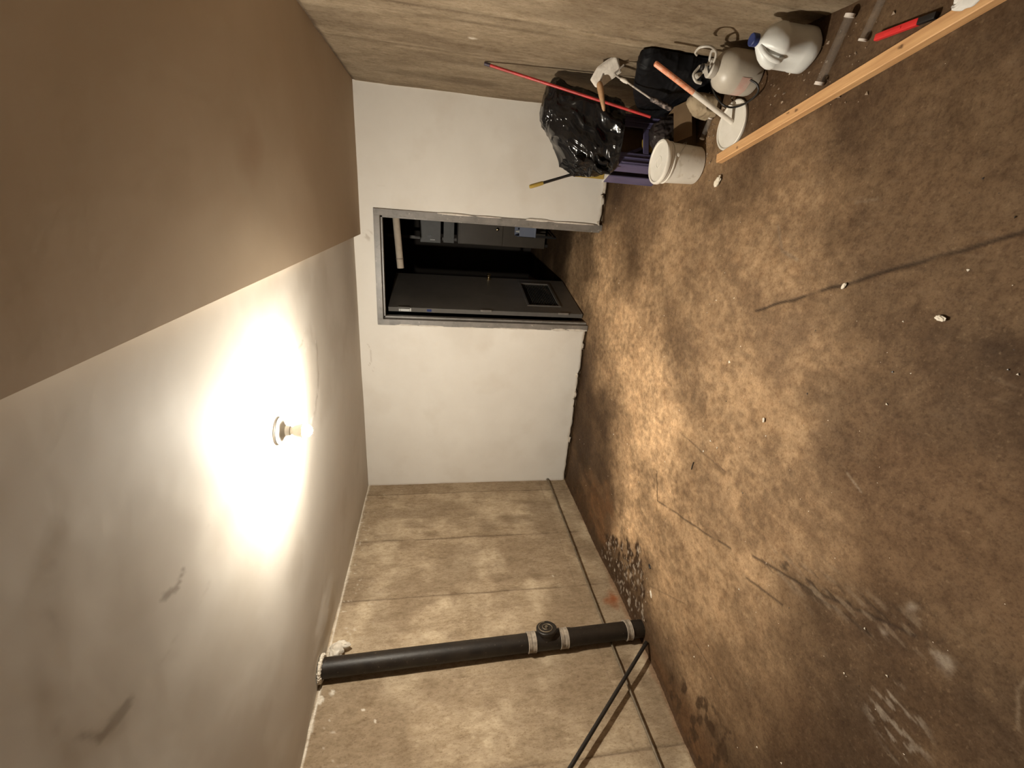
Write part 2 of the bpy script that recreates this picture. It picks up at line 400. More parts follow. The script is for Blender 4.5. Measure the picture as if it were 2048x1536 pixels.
# pale foot wear towards the door, with lamplight painted into its colour
path_pool = seg_dist(P2, [(-2.1, 2.5), (-1.45, 2.65), (-1.15, 2.75), (-1.0, 3.1), (-.75, 3.9), (-.65, 4.6)])
pnz = (fbm(P3 * 2.6, 6, 61) - .5)
det = fbm(P3 * np.array([5, 4, 1]), 7, 63); det2 = fbm(P3 * np.array([34, 26, 1]), 5, 68)
worn_lit = sstep(.90, .05, path_pool + pnz * .7) * (.34 + .66 * np.clip((det * .55 + det2 * .45 - .30) / .36, 0, 1.15))
lamp_pool = seg_dist(P2, [(-2.4, 1.9), (-1.6, 1.8), (-.9, 1.8), (-.35, 2.3), (-.1, 3.0)])  # pool of light round the lamp, painted as paler concrete
worn_lit = np.maximum(worn_lit, sstep(1.0, .0, lamp_pool + pnz * .8) * (.20 + .30 * np.clip((det * .5 + det2 * .5 - .30) / .36, 0, 1.2)))
worn_lit = np.maximum(worn_lit, .10 * sstep(.46, .68, fbm(P3 * 2.3 + 8, 6, 66)) * (.4 + .6 * det2 * 1.4))
worn_lit *= sstep(0.05, .4, dl)
white = np.zeros(len(X))
white = np.maximum(white, sstep(.60, .70, fbm(P3 * np.array([30, 45, 1]), 3, 81)) * sstep(.0, -.06, sd) * .55)
for (a, b, r, s) in ((-1.12, .82, .035, .30), (-1.20, .69, .04, .28), (-1.285, .86, .022, .25)):
    d = np.hypot(P2[:, 0] - a, P2[:, 1] - b) + (fbm(P3 * 30, 3, 4) - .5) * .05
    white = np.maximum(white, sstep(r, r * .2, d) * s)
cl = poly_sd(P2, [(-1.43, .80), (-1.38, .68), (-1.50, .60), (-1.66, .62), (-1.60, .79)])
white = np.maximum(white, sstep(.03, -.03, cl) * sstep(.60, .66, fbm(P3 * np.array([70, 20, 1]) + 2, 3, 85)) * .25)
scr = fbm(P3 * np.array([80, 9, 1]), 2, 88)
scuff = np.maximum(scuff, sstep(.78, .88, scr) * .16)
for (pts, wd, st) in (([(-.0, 1.93), (-.10, 1.86), (-.13, 1.75)], .012, .5), ([(.10, 1.56), (.115, 1.47)], .006, .6), ([(-.85, 1.19), (-.88, 1.12)], .006, .9), ([(-.9, .52), (-1.1, .55), (-1.2, .5)], .006, .5)):
    scuff = np.maximum(scuff, sstep(wd, wd * .3, seg_dist(Pw, pts)) * st)
Z = -crack * 0.004 + (fbm(P3 * 2.2, 4, 15) - .5) * 0.010 + sstep(.035, .0, dl) * .012 - (fbm(P3 * 40, 3, 19) - .5) * .0016 * (1 + 3 * damp)
Z = Z - .02 * sstep(.5, .0, dl) * sstep(1.4, 1.9, Y) * sstep(3.2, 2.6, Y)
sheet('floor', np.stack([X, Y, Z], 1), F, M_floor, dict(crack=crack, damp=damp, orange=orange, worn_lit=worn_lit, white=white, scuff=scuff))

# ================================================================== LEFT WALL (board-marked concrete)
ys = np.concatenate([np.arange(YF, .8, .06), np.arange(.8, YB + .06, 0.010)]); zs = np.arange(-0.06, H + 0.045, 0.011)
Yg, Zg, F = grid(ys, zs)
P3 = np.stack([Yg * 0, Yg, Zg], 1)
seam = np.zeros(len(Yg)); off = np.zeros(len(Yg)); dark = np.zeros(len(Yg))
wv = (fbm(P3 * 4, 3, 3) - .5) * .02
for i, (y0, st) in enumerate(((4.06, .75), (3.355, .8), (2.69, .65), (2.0, .2), (1.44, .7), (.75, .6))):
    g = sstep(.35, .55, fbm(P3 * np.array([1, 1, 5.]) + i * 7, 3, 101 + i))
    d = np.abs(Yg + wv - y0)
    seam = np.maximum(seam, sstep(.011, .002, d) * st * (.35 + .65 * g))
    off += .004 * (1 if i % 2 else -1) * sstep(y0 - .004, y0 + .004, Yg + wv)
    dark = np.maximum(dark, sstep(.09, .0, d) * .4 * sstep(.45, .6, fbm(P3 * np.array([1, 14, 3.]), 4, 120 + i)))
# darker strip by the far corner, smudges and streaks
dark = np.maximum(dark, sstep(4.04, 4.08, Yg + wv) * .45)
dark = np.maximum(dark, sstep(.46, .74, fbm(P3 * np.array([1, 3.2, 2.2]), 7, 131)) * .6)
dark = np.maximum(dark, sstep(.48, .80, fbm(P3 * np.array([1, 7, 5.]), 4, 133)) * .6)
sdp = poly_sd(np.stack([Yg, Zg], 1), [(1.87, 2.08), (1.94, 1.80), (1.78, 1.66), (1.50, 1.60), (1.35, 2.3), (1.8, 2.3)]) + (fbm(P3 * 6, 4, 9) - .5) * .25
dark = np.maximum(dark, sstep(.03, -.07, sdp) * .6)
sdq = poly_sd(np.stack([Yg, Zg], 1), [(3.3, .95), (2.75, .95), (2.75, .35), (3.3, .35)]) + (fbm(P3 * 6, 4, 19) - .5) * .16
dark = np.maximum(dark, sstep(.03, -.04, sdq) * .38)
pale = sstep(.44, .74, fbm(P3 * np.array([1, 3, 4.]), 7, 141)) * .8
pale = np.maximum(pale, sstep(.35, .1, np.abs(Yg - 3.75) ) * .35 * sstep(.35, .6, fbm(P3 * 3, 4, 143)))
hl = np.abs(Zg - .335 + (fbm(P3 * 3, 3, 23) - .5) * .02)
seam = np.maximum(seam, sstep(.006, .001, hl) * .25)
rust = sstep(.10, .01, np.hypot((Yg - 2.52) * .75, (Zg - .06)) + (fbm(P3 * 14, 4, 25) - .5) * .10)
rust = np.maximum(rust, sstep(.03, .0, Zg + (fbm(P3 * 9, 4, 26) - .5) * .06) * .25)
dark = np.maximum(dark, sstep(.06, .0, Zg + (fbm(P3 * 7, 4, 28) - .5) * .08) * .7)
white = sstep(.014, .004, np.abs(Zg - H + .004) + (fbm(P3 * 14, 3, 27) - .5) * .018) * .9
white = np.maximum(white, sstep(.80, .84, fbm(P3 * 40, 2, 29)) * .5 * sstep(1.9, 2.3, Zg))
for (a, b, r) in ((1.985, 2.19, .022), (1.86, 1.98, .012), (1.79, 1.90, .012), (2.81, .51, .007), (1.95, 2.26, .03)):
    white = np.maximum(white, sstep(r, r * .6, np.hypot(Yg - a, Zg - b) + (fbm(P3 * 40, 2, 5) - .5) * .012) * .9)
Xg = XL + off - seam * .005 + (fbm(P3 * np.array([1, 2, 2.]), 4, 33) - .5) * .012 - (dark > .5) * .0008 + (fbm(P3 * 30, 3, 34) - .5) * .002 - .004
Xg = Xg + sstep(.05, 0, Zg) * .006
sheet('wall_left', np.stack([Xg, Yg, Zg], 1), F, M_conc, dict(seam=seam, dark=dark, pale=pale, rust=rust, white=white))

# ================================================================== RIGHT WALL (board-marked concrete)
ys = np.concatenate([np.arange(YF, 1.0, .06), np.arange(1.0, YB + .06, 0.012)]); zs = np.arange(-0.06, HS + 0.03, 0.012)
Yg, Zg, F = grid(ys, zs); P3 = np.stack([Yg * 0 + 9, Yg, Zg], 1)
seam = np.zeros(len(Yg)); dark = np.zeros(len(Yg)); pale = np.zeros(len(Yg)); off = np.zeros(len(Yg))
wv = (fbm(P3 * 4, 3, 203) - .5) * .025
for i, (y0, st) in enumerate(((3.17, .75), (3.02, .3), (2.66, .45), (2.56, .7), (2.0, .5), (1.5, .5))):
    g = sstep(.35, .58, fbm(P3 * np.array([1, 1, 4.]) + i * 7, 3, 211 + i))
    d = np.abs(Yg + wv - y0)
    seam = np.maximum(seam, sstep(.012, .002, d) * st * (.3 + .7 * g))
    dark = np.maximum(dark, sstep(.12, .0, d) * .5 * sstep(.42, .6, fbm(P3 * np.array([1, 12, 2.5]), 4, 220 + i)))
    pale = np.maximum(pale, sstep(.02, .0, np.abs(d - .04)) * .5 * sstep(.45, .6, fbm(P3 * np.array([1, 5, 2.5]), 4, 240 + i)))
    off += .004 * (1 if i % 2 else -1) * sstep(y0 - .004, y0 + .004, Yg + wv)
dark = np.maximum(dark, sstep(.46, .72, fbm(P3 * np.array([1, 5, 1.4]), 7, 231)) * .55)
pale = np.maximum(pale, sstep(.48, .72, fbm(P3 * np.array([1, 4, 1.4]), 7, 241)) * .45)
seam = np.maximum(seam, sstep(.03, .005, HS - Zg + (fbm(P3 * 12, 3, 8) - .5) * .02) * .85)
white = sstep(.02, .01, np.hypot(Yg - 2.886, (Zg - 1.369) * .6) + (fbm(P3 * 40, 2, 5) - .5) * .014) * .7
white = np.maximum(white, sstep(.012, .0, YB - Yg + (fbm(P3 * 12, 3, 27) - .5) * .02) * .7)
Xg = XR - off + seam * .006 + (fbm(P3 * np.array([1, 2, 2.]), 4, 233) - .5) * .014 + (fbm(P3 * 30, 3, 34) - .5) * .002
sheet('wall_right', np.stack([Xg, Yg, Zg], 1), F, M_conc2, dict(seam=seam, dark=dark, pale=pale, rust=seam * 0, white=white), flip=True)

# ================================================================== FAR WALL (white plaster, door opening)
DL, DR, DT = -1.150, -0.122, 2.098
def lines(a, b, st, must):
    g = np.unique(np.round(np.concatenate([np.arange(a, b, st), [b], must]), 5))
    keep = [g[0]]
    for q in g[1:]:
        if q - keep[-1] > st * .3: keep.append(q)
        elif any(abs(q - mm) < 1e-6 for mm in must) or q == b: keep[-1] = q
    return np.array(keep)
us = lines(XL - .03, XR + .03, .012, [DL, DR]); vs = lines(.022, H + .03, .012, [DT])
Xg, Zg, F = grid(us, vs)
cxf = Xg[F].mean(1); czf = Zg[F].mean(1)
F = F[~((cxf > DL) & (cxf < DR) & (czf < DT))]
P3 = np.stack([Xg, Xg * 0 + 3, Zg], 1); PXZ = np.stack([Xg, Zg], 1)
nb = fbm(P3 * 9, 4, 301)
bottom = Zg < .03
Zb = np.where(bottom, .004 + nb * .045 + .015 * sstep(-.1, .3, Xg), Zg)
low = (Zg > .03) & (Zg < .07)
mark = np.zeros(len(Xg))
wb = np.stack([fbm(P3 * 6, 2, 5) - .5, fbm(P3 * 6, 2, 6) - .5], 1) * .03
arc = [(-1.36, 2.205), (-1.40, 2.188), (-1.47, 2.178), (-1.54, 2.185), (-1.585, 2.205)]
mark = np.maximum(mark, sstep(.006, .002, seg_dist(PXZ + wb * .3, arc)) * .5)
mark = np.maximum(mark, sstep(.004, .001, seg_dist(PXZ, [(-1.60, 2.16), (-1.64, 2.17)])) * .4)
mark = np.maximum(mark, sstep(.005, .001, seg_dist(PXZ, [(.07, 2.05), (.07, 2.0)])) * .5)
mark = np.maximum(mark, sstep(.06, .02, np.hypot(Xg + .35, Zg - 2.15)) * sstep(.62, .7, fbm(P3 * 40, 2, 7)) * .6)
grime_dark = sstep(.03, .004, Zg - .022 + (fbm(P3 * 12, 3, 302) - .5) * .04) * .8  # darker along the ragged bottom edge
grime_dark = np.maximum(grime_dark, sstep(.56, .72, fbm(P3 * 1.6, 4, 303)) * .16)
grime_dark = np.maximum(grime_dark, sstep(.012, .004, np.abs(Xg - XL) + (nb - .5) * .01) * .4)  # slightly darker beside the left corner
Yg = YB + (fbm(P3 * 1.6, 3, 304) - .5) * .010 + (fbm(P3 * 14, 3, 305) - .5) * .0016
o = sheet('wall_back', np.stack([Xg, Yg, Zb], 1), F, M_plaster, dict(mark=mark, grime_dark=grime_dark), flip=False)
sm = o.modifiers.new('thickness', 'SOLIDIFY'); sm.thickness = .028; sm.offset = 1 if False else -1
# masonry behind the plaster
mb = MB()
mb.box((XL - .1, YB + .032, -.05), (DL - .002, YB + .15, 2.6)); mb.box((DR + .002, YB + .032, -.05), (XR + .1, YB + .15, 2.6)); mb.box((DL - .002, YB + .032, DT + .002), (DR + .002, YB + .15, 2.6))
tag(mb.build('wall_back_core', M_core, smooth=False), kind='structure').name = 'wall_corridor'

# ================================================================== CEILING
R1 = np.array([-1.043, 1.918]); dr_ = np.array([-.92, -.39]); dr_ /= np.linalg.norm(dr_); nr = np.array([-dr_[1], dr_[0]])
if nr[1] < 0: nr = -nr
us = np.concatenate([np.arange(XL - .05, XE + .02, .0125)]); vs = np.concatenate([np.arange(YF, .4, .05), np.arange(.4, YB + .05, .0125)])
Xg, Yg, F = grid(us, vs); P3 = np.stack([Xg, Yg, Xg * 0 + 5], 1); P2 = np.stack([Xg, Yg], 1)
s = (P2 - R1) @ nr
Z = H - .012 + np.where(s > 0, .022 * sstep(0, .9, s) - .010 * sstep(.9, 2.1, s), .0) + .11 * sstep(1.7, .1, Yg)  # last term lifts the camera side, shaped to keep lamplight off it
Z += (fbm(P3 * 1.3, 3, 401) - .5) * .014
e1 = poly_sd(P2, [(-.80, 2.20), (-.78, 2.62), (-.92, 2.76), (-1.18, 2.71), (-1.31, 2.50), (-1.10, 2.28), (-.84, 2.16)]) + (fbm(P3 * 12, 4, 402) - .5) * .09
e2 = poly_sd(P2, [(-.82, 1.20), (-.72, .89), (-.82, .78), (-1.22, .73), (-1.28, .90), (-1.25, 1.24), (-1.0, 1.28)]) + (fbm(P3 * 7, 5, 404) - .5) * .10
Z += -.0022 * sstep(.03, -.03, e1) - .0015 * sstep(.06, -.06, e2)
Z += -.012 * sstep(.22, .0, np.hypot((Xg + 2.72) , (Yg - 2.35) * .6)) + (fbm(P3 * 12, 3, 405) - .5) * .004 * sstep(.5, .1, np.hypot(Xg + 2.7, Yg - 2.3))
mark = sstep(.014, .0, np.abs(e2)) * sstep(.50, .66, fbm(P3 * 9, 4, 407)) * .22
mark = np.maximum(mark, sstep(.010, .0, np.abs(e1)) * sstep(.50, .62, fbm(P3 * 7, 4, 408)) * .4)
mark = np.maximum(mark, sstep(.014, .004, seg_dist(P2 + 0 * P2, [(-1.09, 1.14), (-1.12, 1.10), (-1.10, 1.05)]) + (fbm(P3 * 25, 3, 3) - .5) * .02) * .6)
mark = np.maximum(mark, sstep(.02, .005, seg_dist(P2, [(-1.262, .86), (-1.255, .78), (-1.18, .745)]) + (fbm(P3 * 12, 3, 3) - .5) * .03) * .5)
grime_dark = sstep(.03, -.12, e2) * (.10 + .18 * sstep(.38, .68, fbm(P3 * 5, 6, 409)))
grime_dark = np.maximum(grime_dark, sstep(.02, -.08, e1) * .22)
grime_dark = np.maximum(grime_dark, sstep(.5, .68, fbm(P3 * 1.7, 5, 411)) * .3)
grime_dark = np.maximum(grime_dark, sstep(.6, .05, YB - Yg + (fbm(P3 * 3, 3, 412) - .5) * .4) * .30)  # shade towards the far wall painted into the ceiling colour
grime_dark = np.maximum(grime_dark, sstep(.3, .05, Xg - XL) * .3 * sstep(.4, .6, fbm(P3 * 4, 4, 413)))
white = sstep(.05, .0, np.abs(e1 + .01)) * sstep(.60, .68, fbm(P3 * 14, 3, 414)) * .8
sheet('ceiling', np.stack([Xg, Yg, Z], 1), F, M_ceil, dict(mark=mark, grime_dark=grime_dark, white=white), flip=True)

# dropped soffit on the right
us = np.arange(XE, XR + .04, .02); vs = np.arange(YF, YB + .04, .02)
Xg, Yg, F = grid(us, vs); P3 = np.stack([Xg, Yg, Xg * 0 + 7], 1)
stain = sstep(.16, .02, np.hypot((Xg - .12), (Yg - 1.9) * .8) + (fbm(P3 * 6, 4, 421) - .5) * .16) * .55
ed = Xg - XE
Z = HS + (fbm(P3 * 1.2, 3, 422) - .5) * .008 * sstep(0, .3, ed)
nV = len(Xg); V = np.stack([Xg, Yg, Z], 1)
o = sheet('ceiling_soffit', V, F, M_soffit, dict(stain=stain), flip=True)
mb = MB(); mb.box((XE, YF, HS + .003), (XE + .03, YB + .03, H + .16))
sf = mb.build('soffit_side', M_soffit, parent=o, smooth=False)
# rest of the shell, behind the photographer
mb = MB(); mb.box((XL - .1, YF - .1, -.05), (XR + .1, YF, 2.5)); tag(mb.build('wall_front', M_core, smooth=False), kind='structure')

# ================================================================== DOORWAY
dr = root('door_1', (0, YB, 0), kind='structure')
fr = MB()
fo, fi = (-1.158, -0.116), (-1.100, -0.172)   # outer and inner faces of the frame
y0, y1 = -.012, .15
fr.box((fo[0], y0, 0.004), (fi[0], y1, 2.103), bev=.003)
fr.box((fi[1], y0, 0.004), (fo[1], y1, 2.103), bev=.003)
fr.box((fi[0] - .002, y0 + .0005, 2.050), (fi[1] + .002, y1, 2.103), bev=.003)
fr.box((fi[0] - .001, .05, 0.004), (fi[0] + .018, y1 - .045, 2.052), bev=.002)
fr.box((fi[1] - .018, .05, 0.004), (fi[1] + .001, y1 - .045, 2.052), bev=.002)
fr.box((fi[0], .05, 2.034), (fi[1], y1 - .045, 2.052), bev=.002)
fr.build('door_frame', M_frame, dr, smooth=False)
# mitre lines and rabbet shadow gap
g = MB()
g.box((fi[0] - .0035, y0 - .0006, .01), (fi[0] - .001, y0 + .01, 2.05)); g.box((fi[1] + .001, y0 - .0006, .01), (fi[1] + .0035, y0 + .01, 2.05))
# plaster smears over the frame edge
rng = np.random.RandomState(3)
sm = MB()
def blob(mbx, x, y, z, sx, sy, sz, seed, n=10):
    bm = bmesh.new(); bmesh.ops.create_icosphere(bm, subdivisions=3, radius=1.0)
    V = np.array([q.co[:] for q in bm.verts]); nz = fbm(V * 1.7 + seed * 9.1, 3, seed)
    V = V * (0.55 + nz[:, None] * .95) * np.array([sx, sy, sz]) + np.array([x, y, z])
    f = [[q.index for q in gq.verts] for gq in bm.faces]; bm.free()
    mbx.add(V, f)
for (x, z, sx, sz, k) in ((-1.163, 1.83, .008, .09, 1), (-1.165, 1.62, .007, .12, 2), (-1.168, 1.25, .006, .08, 3), (-1.163, .30, .014, .07, 4), (-1.160, .12, .012, .10, 5), (-.112, 1.40, .008, .16, 6), (-.112, 1.1, .006, .11, 7), (-.108, .62, .012, .12, 8), (-.110, .30, .008, .2, 9), (-1.165, .75, .006, .2, 10)):
    blob(sm, x + (.010 if x < -.5 else -.008), -.012, z, sx, .006, sz, k)
sm.build('plaster_smear', M_plast, dr)
# door leaf, swung open into the corridor
A = Vector((-1.024, .178, 0)); ang = math.atan2(.926, .191)
R = Matrix.Rotation(ang, 3, 'Z')
lf = MB()
TH = .045
# leaf local: u along width, -v is the face towards the opening; louvre hole left open
U0, U1, Z0, Z1 = .185, .80, .235, .565
def lb(a, b, bev=0): lf.box(a, b, R=R, o=A, bev=bev)
W = .945
lb((0, 0, .012), (U0, TH, 2.02)); lb((U1, 0, .012), (W, TH, 2.02)); lb((U0, 0, .012), (U1, TH, Z0)); lb((U0, 0, Z1), (U1, TH, 2.02))
leaf = lf.build('door_leaf', M_leaf, dr, smooth=False)
lv = MB()
fr_ = .022
for (a, b) in (((U0 - fr_, -.008, Z0 - fr_), (U1 + fr_, .004, Z0)), ((U0 - fr_, -.008, Z1), (U1 + fr_, .004, Z1 + fr_)), ((U0 - fr_, -.008, Z0), (U0, .004, Z1)), ((U1, -.008, Z0), (U1 + fr_, .004, Z1))):
    lv.box(a, b, R=R, o=A)
nsl = 17
for k in range(nsl):
    z = Z0 + (k + .5) * (Z1 - Z0) / nsl
    T = Matrix.Rotation(math.radians(-40), 3, 'X')
    v = [Vector(p) for p in ((U0, -.016, -.0015), (U1, -.016, -.0015), (U1, .016, -.0015), (U0, .016, -.0015), (U0, -.016, .0015), (U1, -.016, .0015), (U1, .016, .0015), (U0, .016, .0015))]
    v = [A + R @ (T @ Vector((0, q.y, q.z)) + Vector((q.x, TH / 2 - .004, z))) for q in v]
    lv.add(v, [(0, 3, 2, 1), (4, 5, 6, 7), (0, 1, 5, 4), (1, 2, 6, 5), (2, 3, 7, 6), (3, 0, 4, 7)])
lv.build('louvre', M_leaf, leaf, smooth=False)
kb = MB(); KM = Matrix.Translation(A + R @ Vector((.895, 0, .94))) @ R.to_4x4() @ Matrix.Rotation(PI / 2, 4, 'X')
kb.lathe([(.031, 0), (.031, .005), (.013, .009), (.012, .030), (.020, .036), (.027, .046), (.027, .056), (.020, .064), (.006, .067)], 24, KM)
kb.build('knob', M_brass, leaf)
for z in (1.87, 1.05, .23):
    h = MB(); h.box((-.028, -.004, z - .055), (.002, .004, z + .055), R=R, o=A, bev=.001)
    h.tube([A + R @ Vector((-.014, -.006, z - .057)), A + R @ Vector((-.014, -.006, z + .057))], .007, 10)
    h.build('hinge', M_leaf if z > 1.5 else M_frame, leaf)
pl = MB(); pl.box((-.0025, .006, 1.80), (.0005, .04, 1.92), R=R, o=A)
pp = pl.build('hinge_plate', M_stick, leaf, smooth=False); pp['label'] = 'bright bare metal plate on the hinge edge'
sc = MB()
for zz in (1.815, 1.905):
    for q in (.014, .032):
        sc.lathe([(.004, 0), (.003, .0012)], 10, Matrix.Translation(A + R @ Vector((-.0025, q, zz))) @ R.to_4x4() @ Matrix.Rotation(-PI / 2, 4, 'Y'))
sc.build('screw', M_gap, pp)
st = MB(); st.box((-.0015, .010, 1.60), (.0005, .036, 1.645), R=R, o=A)
so = st.build('sticker', M_blue, leaf, smooth=False)

# ---------------------------------------------------------------- corridor beyond the doorway
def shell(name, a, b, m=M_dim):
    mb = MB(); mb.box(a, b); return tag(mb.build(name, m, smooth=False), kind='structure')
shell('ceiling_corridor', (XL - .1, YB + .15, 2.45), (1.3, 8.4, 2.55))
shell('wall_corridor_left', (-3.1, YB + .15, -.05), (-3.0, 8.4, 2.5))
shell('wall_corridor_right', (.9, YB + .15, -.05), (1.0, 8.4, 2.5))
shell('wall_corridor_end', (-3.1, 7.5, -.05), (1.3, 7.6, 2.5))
t = root('overhead_pipe', (-.72, 4.95, 1.935), 'pale lagged pipe hanging across the dark corridor just inside the top of the doorway', 'pipe')
mb = MB(); mb.tube([(0, 0, 0), (.8, .01, .058), (1.62, .02, .12)], .036, 24); mb.build('pipe_run', M_lag, t)
mb = MB(); mb.tube([(.095, 0, .007), (.103, 0, .0075)], .040, 24); mb.build('collar', M_band, t)
for xx in (.55, 1.3):
    mb = MB(); mb.tube([(xx, .0, .06), (xx, 0, .515)], .005, 8); mb.build('hanger', M_iron, t)
t = root('electrical_box', (-.47, 6.75, 1.45), 'grey electrical enclosure with a small switch, high on the far side of the dark corridor', 'electrical box')
mb = MB(); mb.box((-.12, -.1, .05), (.2, .0, .34), bev=.006); mb.build('enclosure', M_boxg, t, smooth=False)
mb = MB(); mb.box((-.06, -.108, .17), (-.01, -.1, .23)); mb.build('switch_plate', M_blackp, t, smooth=False)
mb = MB(); mb.box((-.085, -.12, .13), (-.065, -.1, .20)); mb.build('switch_lever', M_stick, t, smooth=False)
t2 = root('wall_panel', (-.47, 6.75, 1.45), 'grey steel backing panel behind the electrical box in the corridor', 'panel')
t2.location = (-.35, 6.76, 0)
mb = MB(); mb.box((-.235, 0, 1.31), (.75, .03, 1.46)); mb.build('panel_sheet', M_boxg, t2, smooth=False)
for q in (-.19, .7):
    mb = MB(); mb.box((q - .02, .04, .0), (q + .02, .08, 2.25)); mb.build('upright', M_cab, t2, smooth=False)
t = root('metal_cabinet', (-.02, 6.33, 0), 'low brown-grey metal cabinet with a shiny knob in the corridor beyond the doorway', 'cabinet')
mb = MB(); mb.box((-.53, .0, .05), (.75, .40, 1.27), bev=.004); mb.build('body', M_cab, t, smooth=False)
for a, b in ((-.52, .10), (.11, .74)):
    mb = MB(); mb.box((a, -.02, .66), (b, -.001, 1.25), bev=.003); d = mb.build('door', M_cab, t, smooth=False)
    mb = MB(); mb.lathe([(.010, 0), (.010, .015), (.020, .024), (.020, .032), (.010, .038)], 20, Matrix.Translation((a + .21 if a < 0 else b - .1, -.02, .74)) @ Matrix.Rotation(PI / 2, 4, 'X')); mb.build('knob', M_brass, d)
for q in (-.51, .70):
    mb = MB(); mb.box((q, .02, 0), (q + .04, .38, .05)); mb.build('foot', M_gap, t, smooth=False)
t = root('plastic_tub', (-.25, 6.05, 0), 'pale blue plastic tub full of white bottles on a stand inside the dark corridor', 'tub')
mb = MB(); mb.box((-.13, -.14, .28), (.16, .12, .30), bev=.003)
for (a, b) in (((-.13, -.14, .30), (-.125, .12, .52)), ((.155, -.14, .30), (.16, .12, .52)), ((-.13, -.14, .30), (.16, -.135, .50)), ((-.13, .115, .30), (.16, .12, .52))): mb.box(a, b)
mb.build('tub_body', M_lblue, t, smooth=False)
for k, q in enumerate((-.07, .01, .09)):
    mb = MB(); mb.lathe([(.03, 0), (.032, .01), (.032, .17), (.012, .2), (.012, .23)], 14)
    tag(mb.build('bottle', M_stick, loc=(-.25 + q, 6.01, .302)), 'small white bottle standing in the pale blue tub in the corridor', 'bottle', 'white bottles in the blue tub')
for (a, b) in ((-.13, -.13), (.14, -.13), (-.13, .09), (.14, .09)):
    mb = MB(); mb.box((a, b, 0), (a + .02, b + .02, .28)); mb.build('leg', M_blackp, t, smooth=False)

# ================================================================== CEILING LAMP
lp = (-1.043, 1.918, H - .016)
t = root('ceiling_lamp', lp, 'bare lit bulb in a round white porcelain holder on the ceiling', 'lamp')
mb = MB(); mb.lathe([(.058, .012), (.062, .002), (.062, -.006), (.056, -.012), (.040, -.018), (.024, -.032), (.022, -.050), (.020, -.052)], 40); mb.build('lamp_base', M_porc, t)
mb = MB(); mb.lathe([(.0635, .008), (.0655, .003), (.0655, -.001), (.0625, -.004)], 40, cap=False); mb.build('lamp_base_rim', M_steel, t)
mb = MB(); mb.lathe([(.017, -.048), (.017, -.060), (.023, -.068), (.0295, -.086), (.0316, -.100), (.0318, -.1075)], 28); mb.build('bulb_collar', M_collar, t)
prof = [(.0312, -.107), (.0312, -.112), (.0305, -.119), (.027, -.131), (.018, -.141), (.006, -.1455)]
mb = MB(); mb.lathe(prof, 28); mb.build('bulb', M_bulb, t)

# ================================================================== LEFT WALL PIPEWORK
t = root('drain_pipe', (-2.915, 2.17, 0), 'thick black cast iron drain pipe standing against the left concrete wall', 'pipe')
pv = lambda z: Vector((0.0, -.075 * z / 2.28, z))
mb = MB(); mb.tube([pv(-.02), pv(.56)], .062, 36); mb.tube([pv(.85), pv(1.5), pv(2.31)], .0625, 36); mb.build('pipe_shaft', M_iron, t)
mb = MB(); mb.tube([pv(.55), pv(.86)], .066, 36); mb.build('pipe_fitting', M_iron, t)
for (a, b, r) in ((.820, .882, .070), (.578, .642, .069), (.075, .125, .069)):
    mb = MB(); mb.tube([pv(a), pv(a + .004), pv(a + .008), pv((a + b) / 2 - .004), pv((a + b) / 2), pv((a + b) / 2 + .004), pv(b - .008), pv(b - .004), pv(b)], [r, r + .003, r, r, r - .002, r, r, r + .003, r], 36)
    mb.build('coupling', M_band, t)
cc = pv(.735); ax = Vector((.96, .26, .05)).normalized()
CM = Matrix.Translation(cc) @ ax.to_track_quat('Z', 'Y').to_matrix().to_4x4() @ Matrix.Diagonal((1.13, 1.13, 1, 1))
mb = MB(); mb.lathe([(.052, .03), (.055, .05), (.055, .075), (.064, .078), (.066, .084), (.066, .098), (.062, .102)], 36, CM)
cl_ = mb.build('cleanout', M_iron, t)
mb = MB()
pts = []
for k in range(90):
    a = k / 89 * 1.5 * 2 * PI; r = .054 - .036 * k / 89
    pts.append(CM @ Vector((r * math.cos(a), r * math.sin(a), .103)))
mb.tube(pts, .0034, 8); mb.lathe([(.010, .098), (.010, .112), (.006, .114)], 6, CM); mb.build('cleanout_plug', M_condu, cl_)
# crumbling paint by the pipe's top
mb = MB()
blob(mb, 0, 0, 0, .045, .05, .045, 21); blob(mb, .005, .03, -.03, .03, .03, .06, 22); blob(mb, .0, -.02, .02, .03, .06, .015, 23)
tag(mb.build('peeling_paint', M_flake, loc=(-2.955, 2.245, 2.215)), 'crumbling flap of white paint hanging beside the top of the drain pipe', 'peeling paint')
mb = MB()
for k in range(26):
    a = k / 26 * 2 * PI
    blob(mb, .07 * math.cos(a), .075 * math.sin(a), 0, .017, .017, .012, 40 + k)
tag(mb.build('paint_collar', M_flake, loc=(-2.915, 2.095, 2.272)), 'ragged ring of white paint where the drain pipe meets the ceiling', 'paint')

t = root('conduit', (-2.98, 4.2, .225), 'thin grimy conduit running level along the foot of the left wall', 'conduit')
pts = [(.0, .045, .012), (.0, .02, .002), (.0, -.35, .0), (.002, -1.0, .006), (.0, -1.6, .010), (-.002, -2.4, .006), (.0, -3.4, -.004), (0, -5.7, 0)]
mb = MB(); mb.tube(spline(pts, 6), .0085, 12); mb.build('conduit_tube', M_condu, t)
mb = MB(); mb.tube([(0, .035, .010), (0, .022, .004)], .014, 14); mb.build('conduit_end', M_steel, t)
for q in (-1.05, -3.0):
    mb = MB(); mb.tube([(-.012, q - .008, .010), (.004, q - .008, .012), (.010, q - .008, .008), (.004, q - .008, -.004), (-.012, q - .008, -.004)], .003, 8); mb.build('clip', M_condu, t)
rd0 = Vector((-2.905, 2.045, .003)); rd1 = Vector((-2.955, 1.18, 1.0))
mb = MB(); dd = rd1 - rd0; mb.tube([Vector((0, 0, 0)), dd * .5, dd * 1.15], .0125, 16)
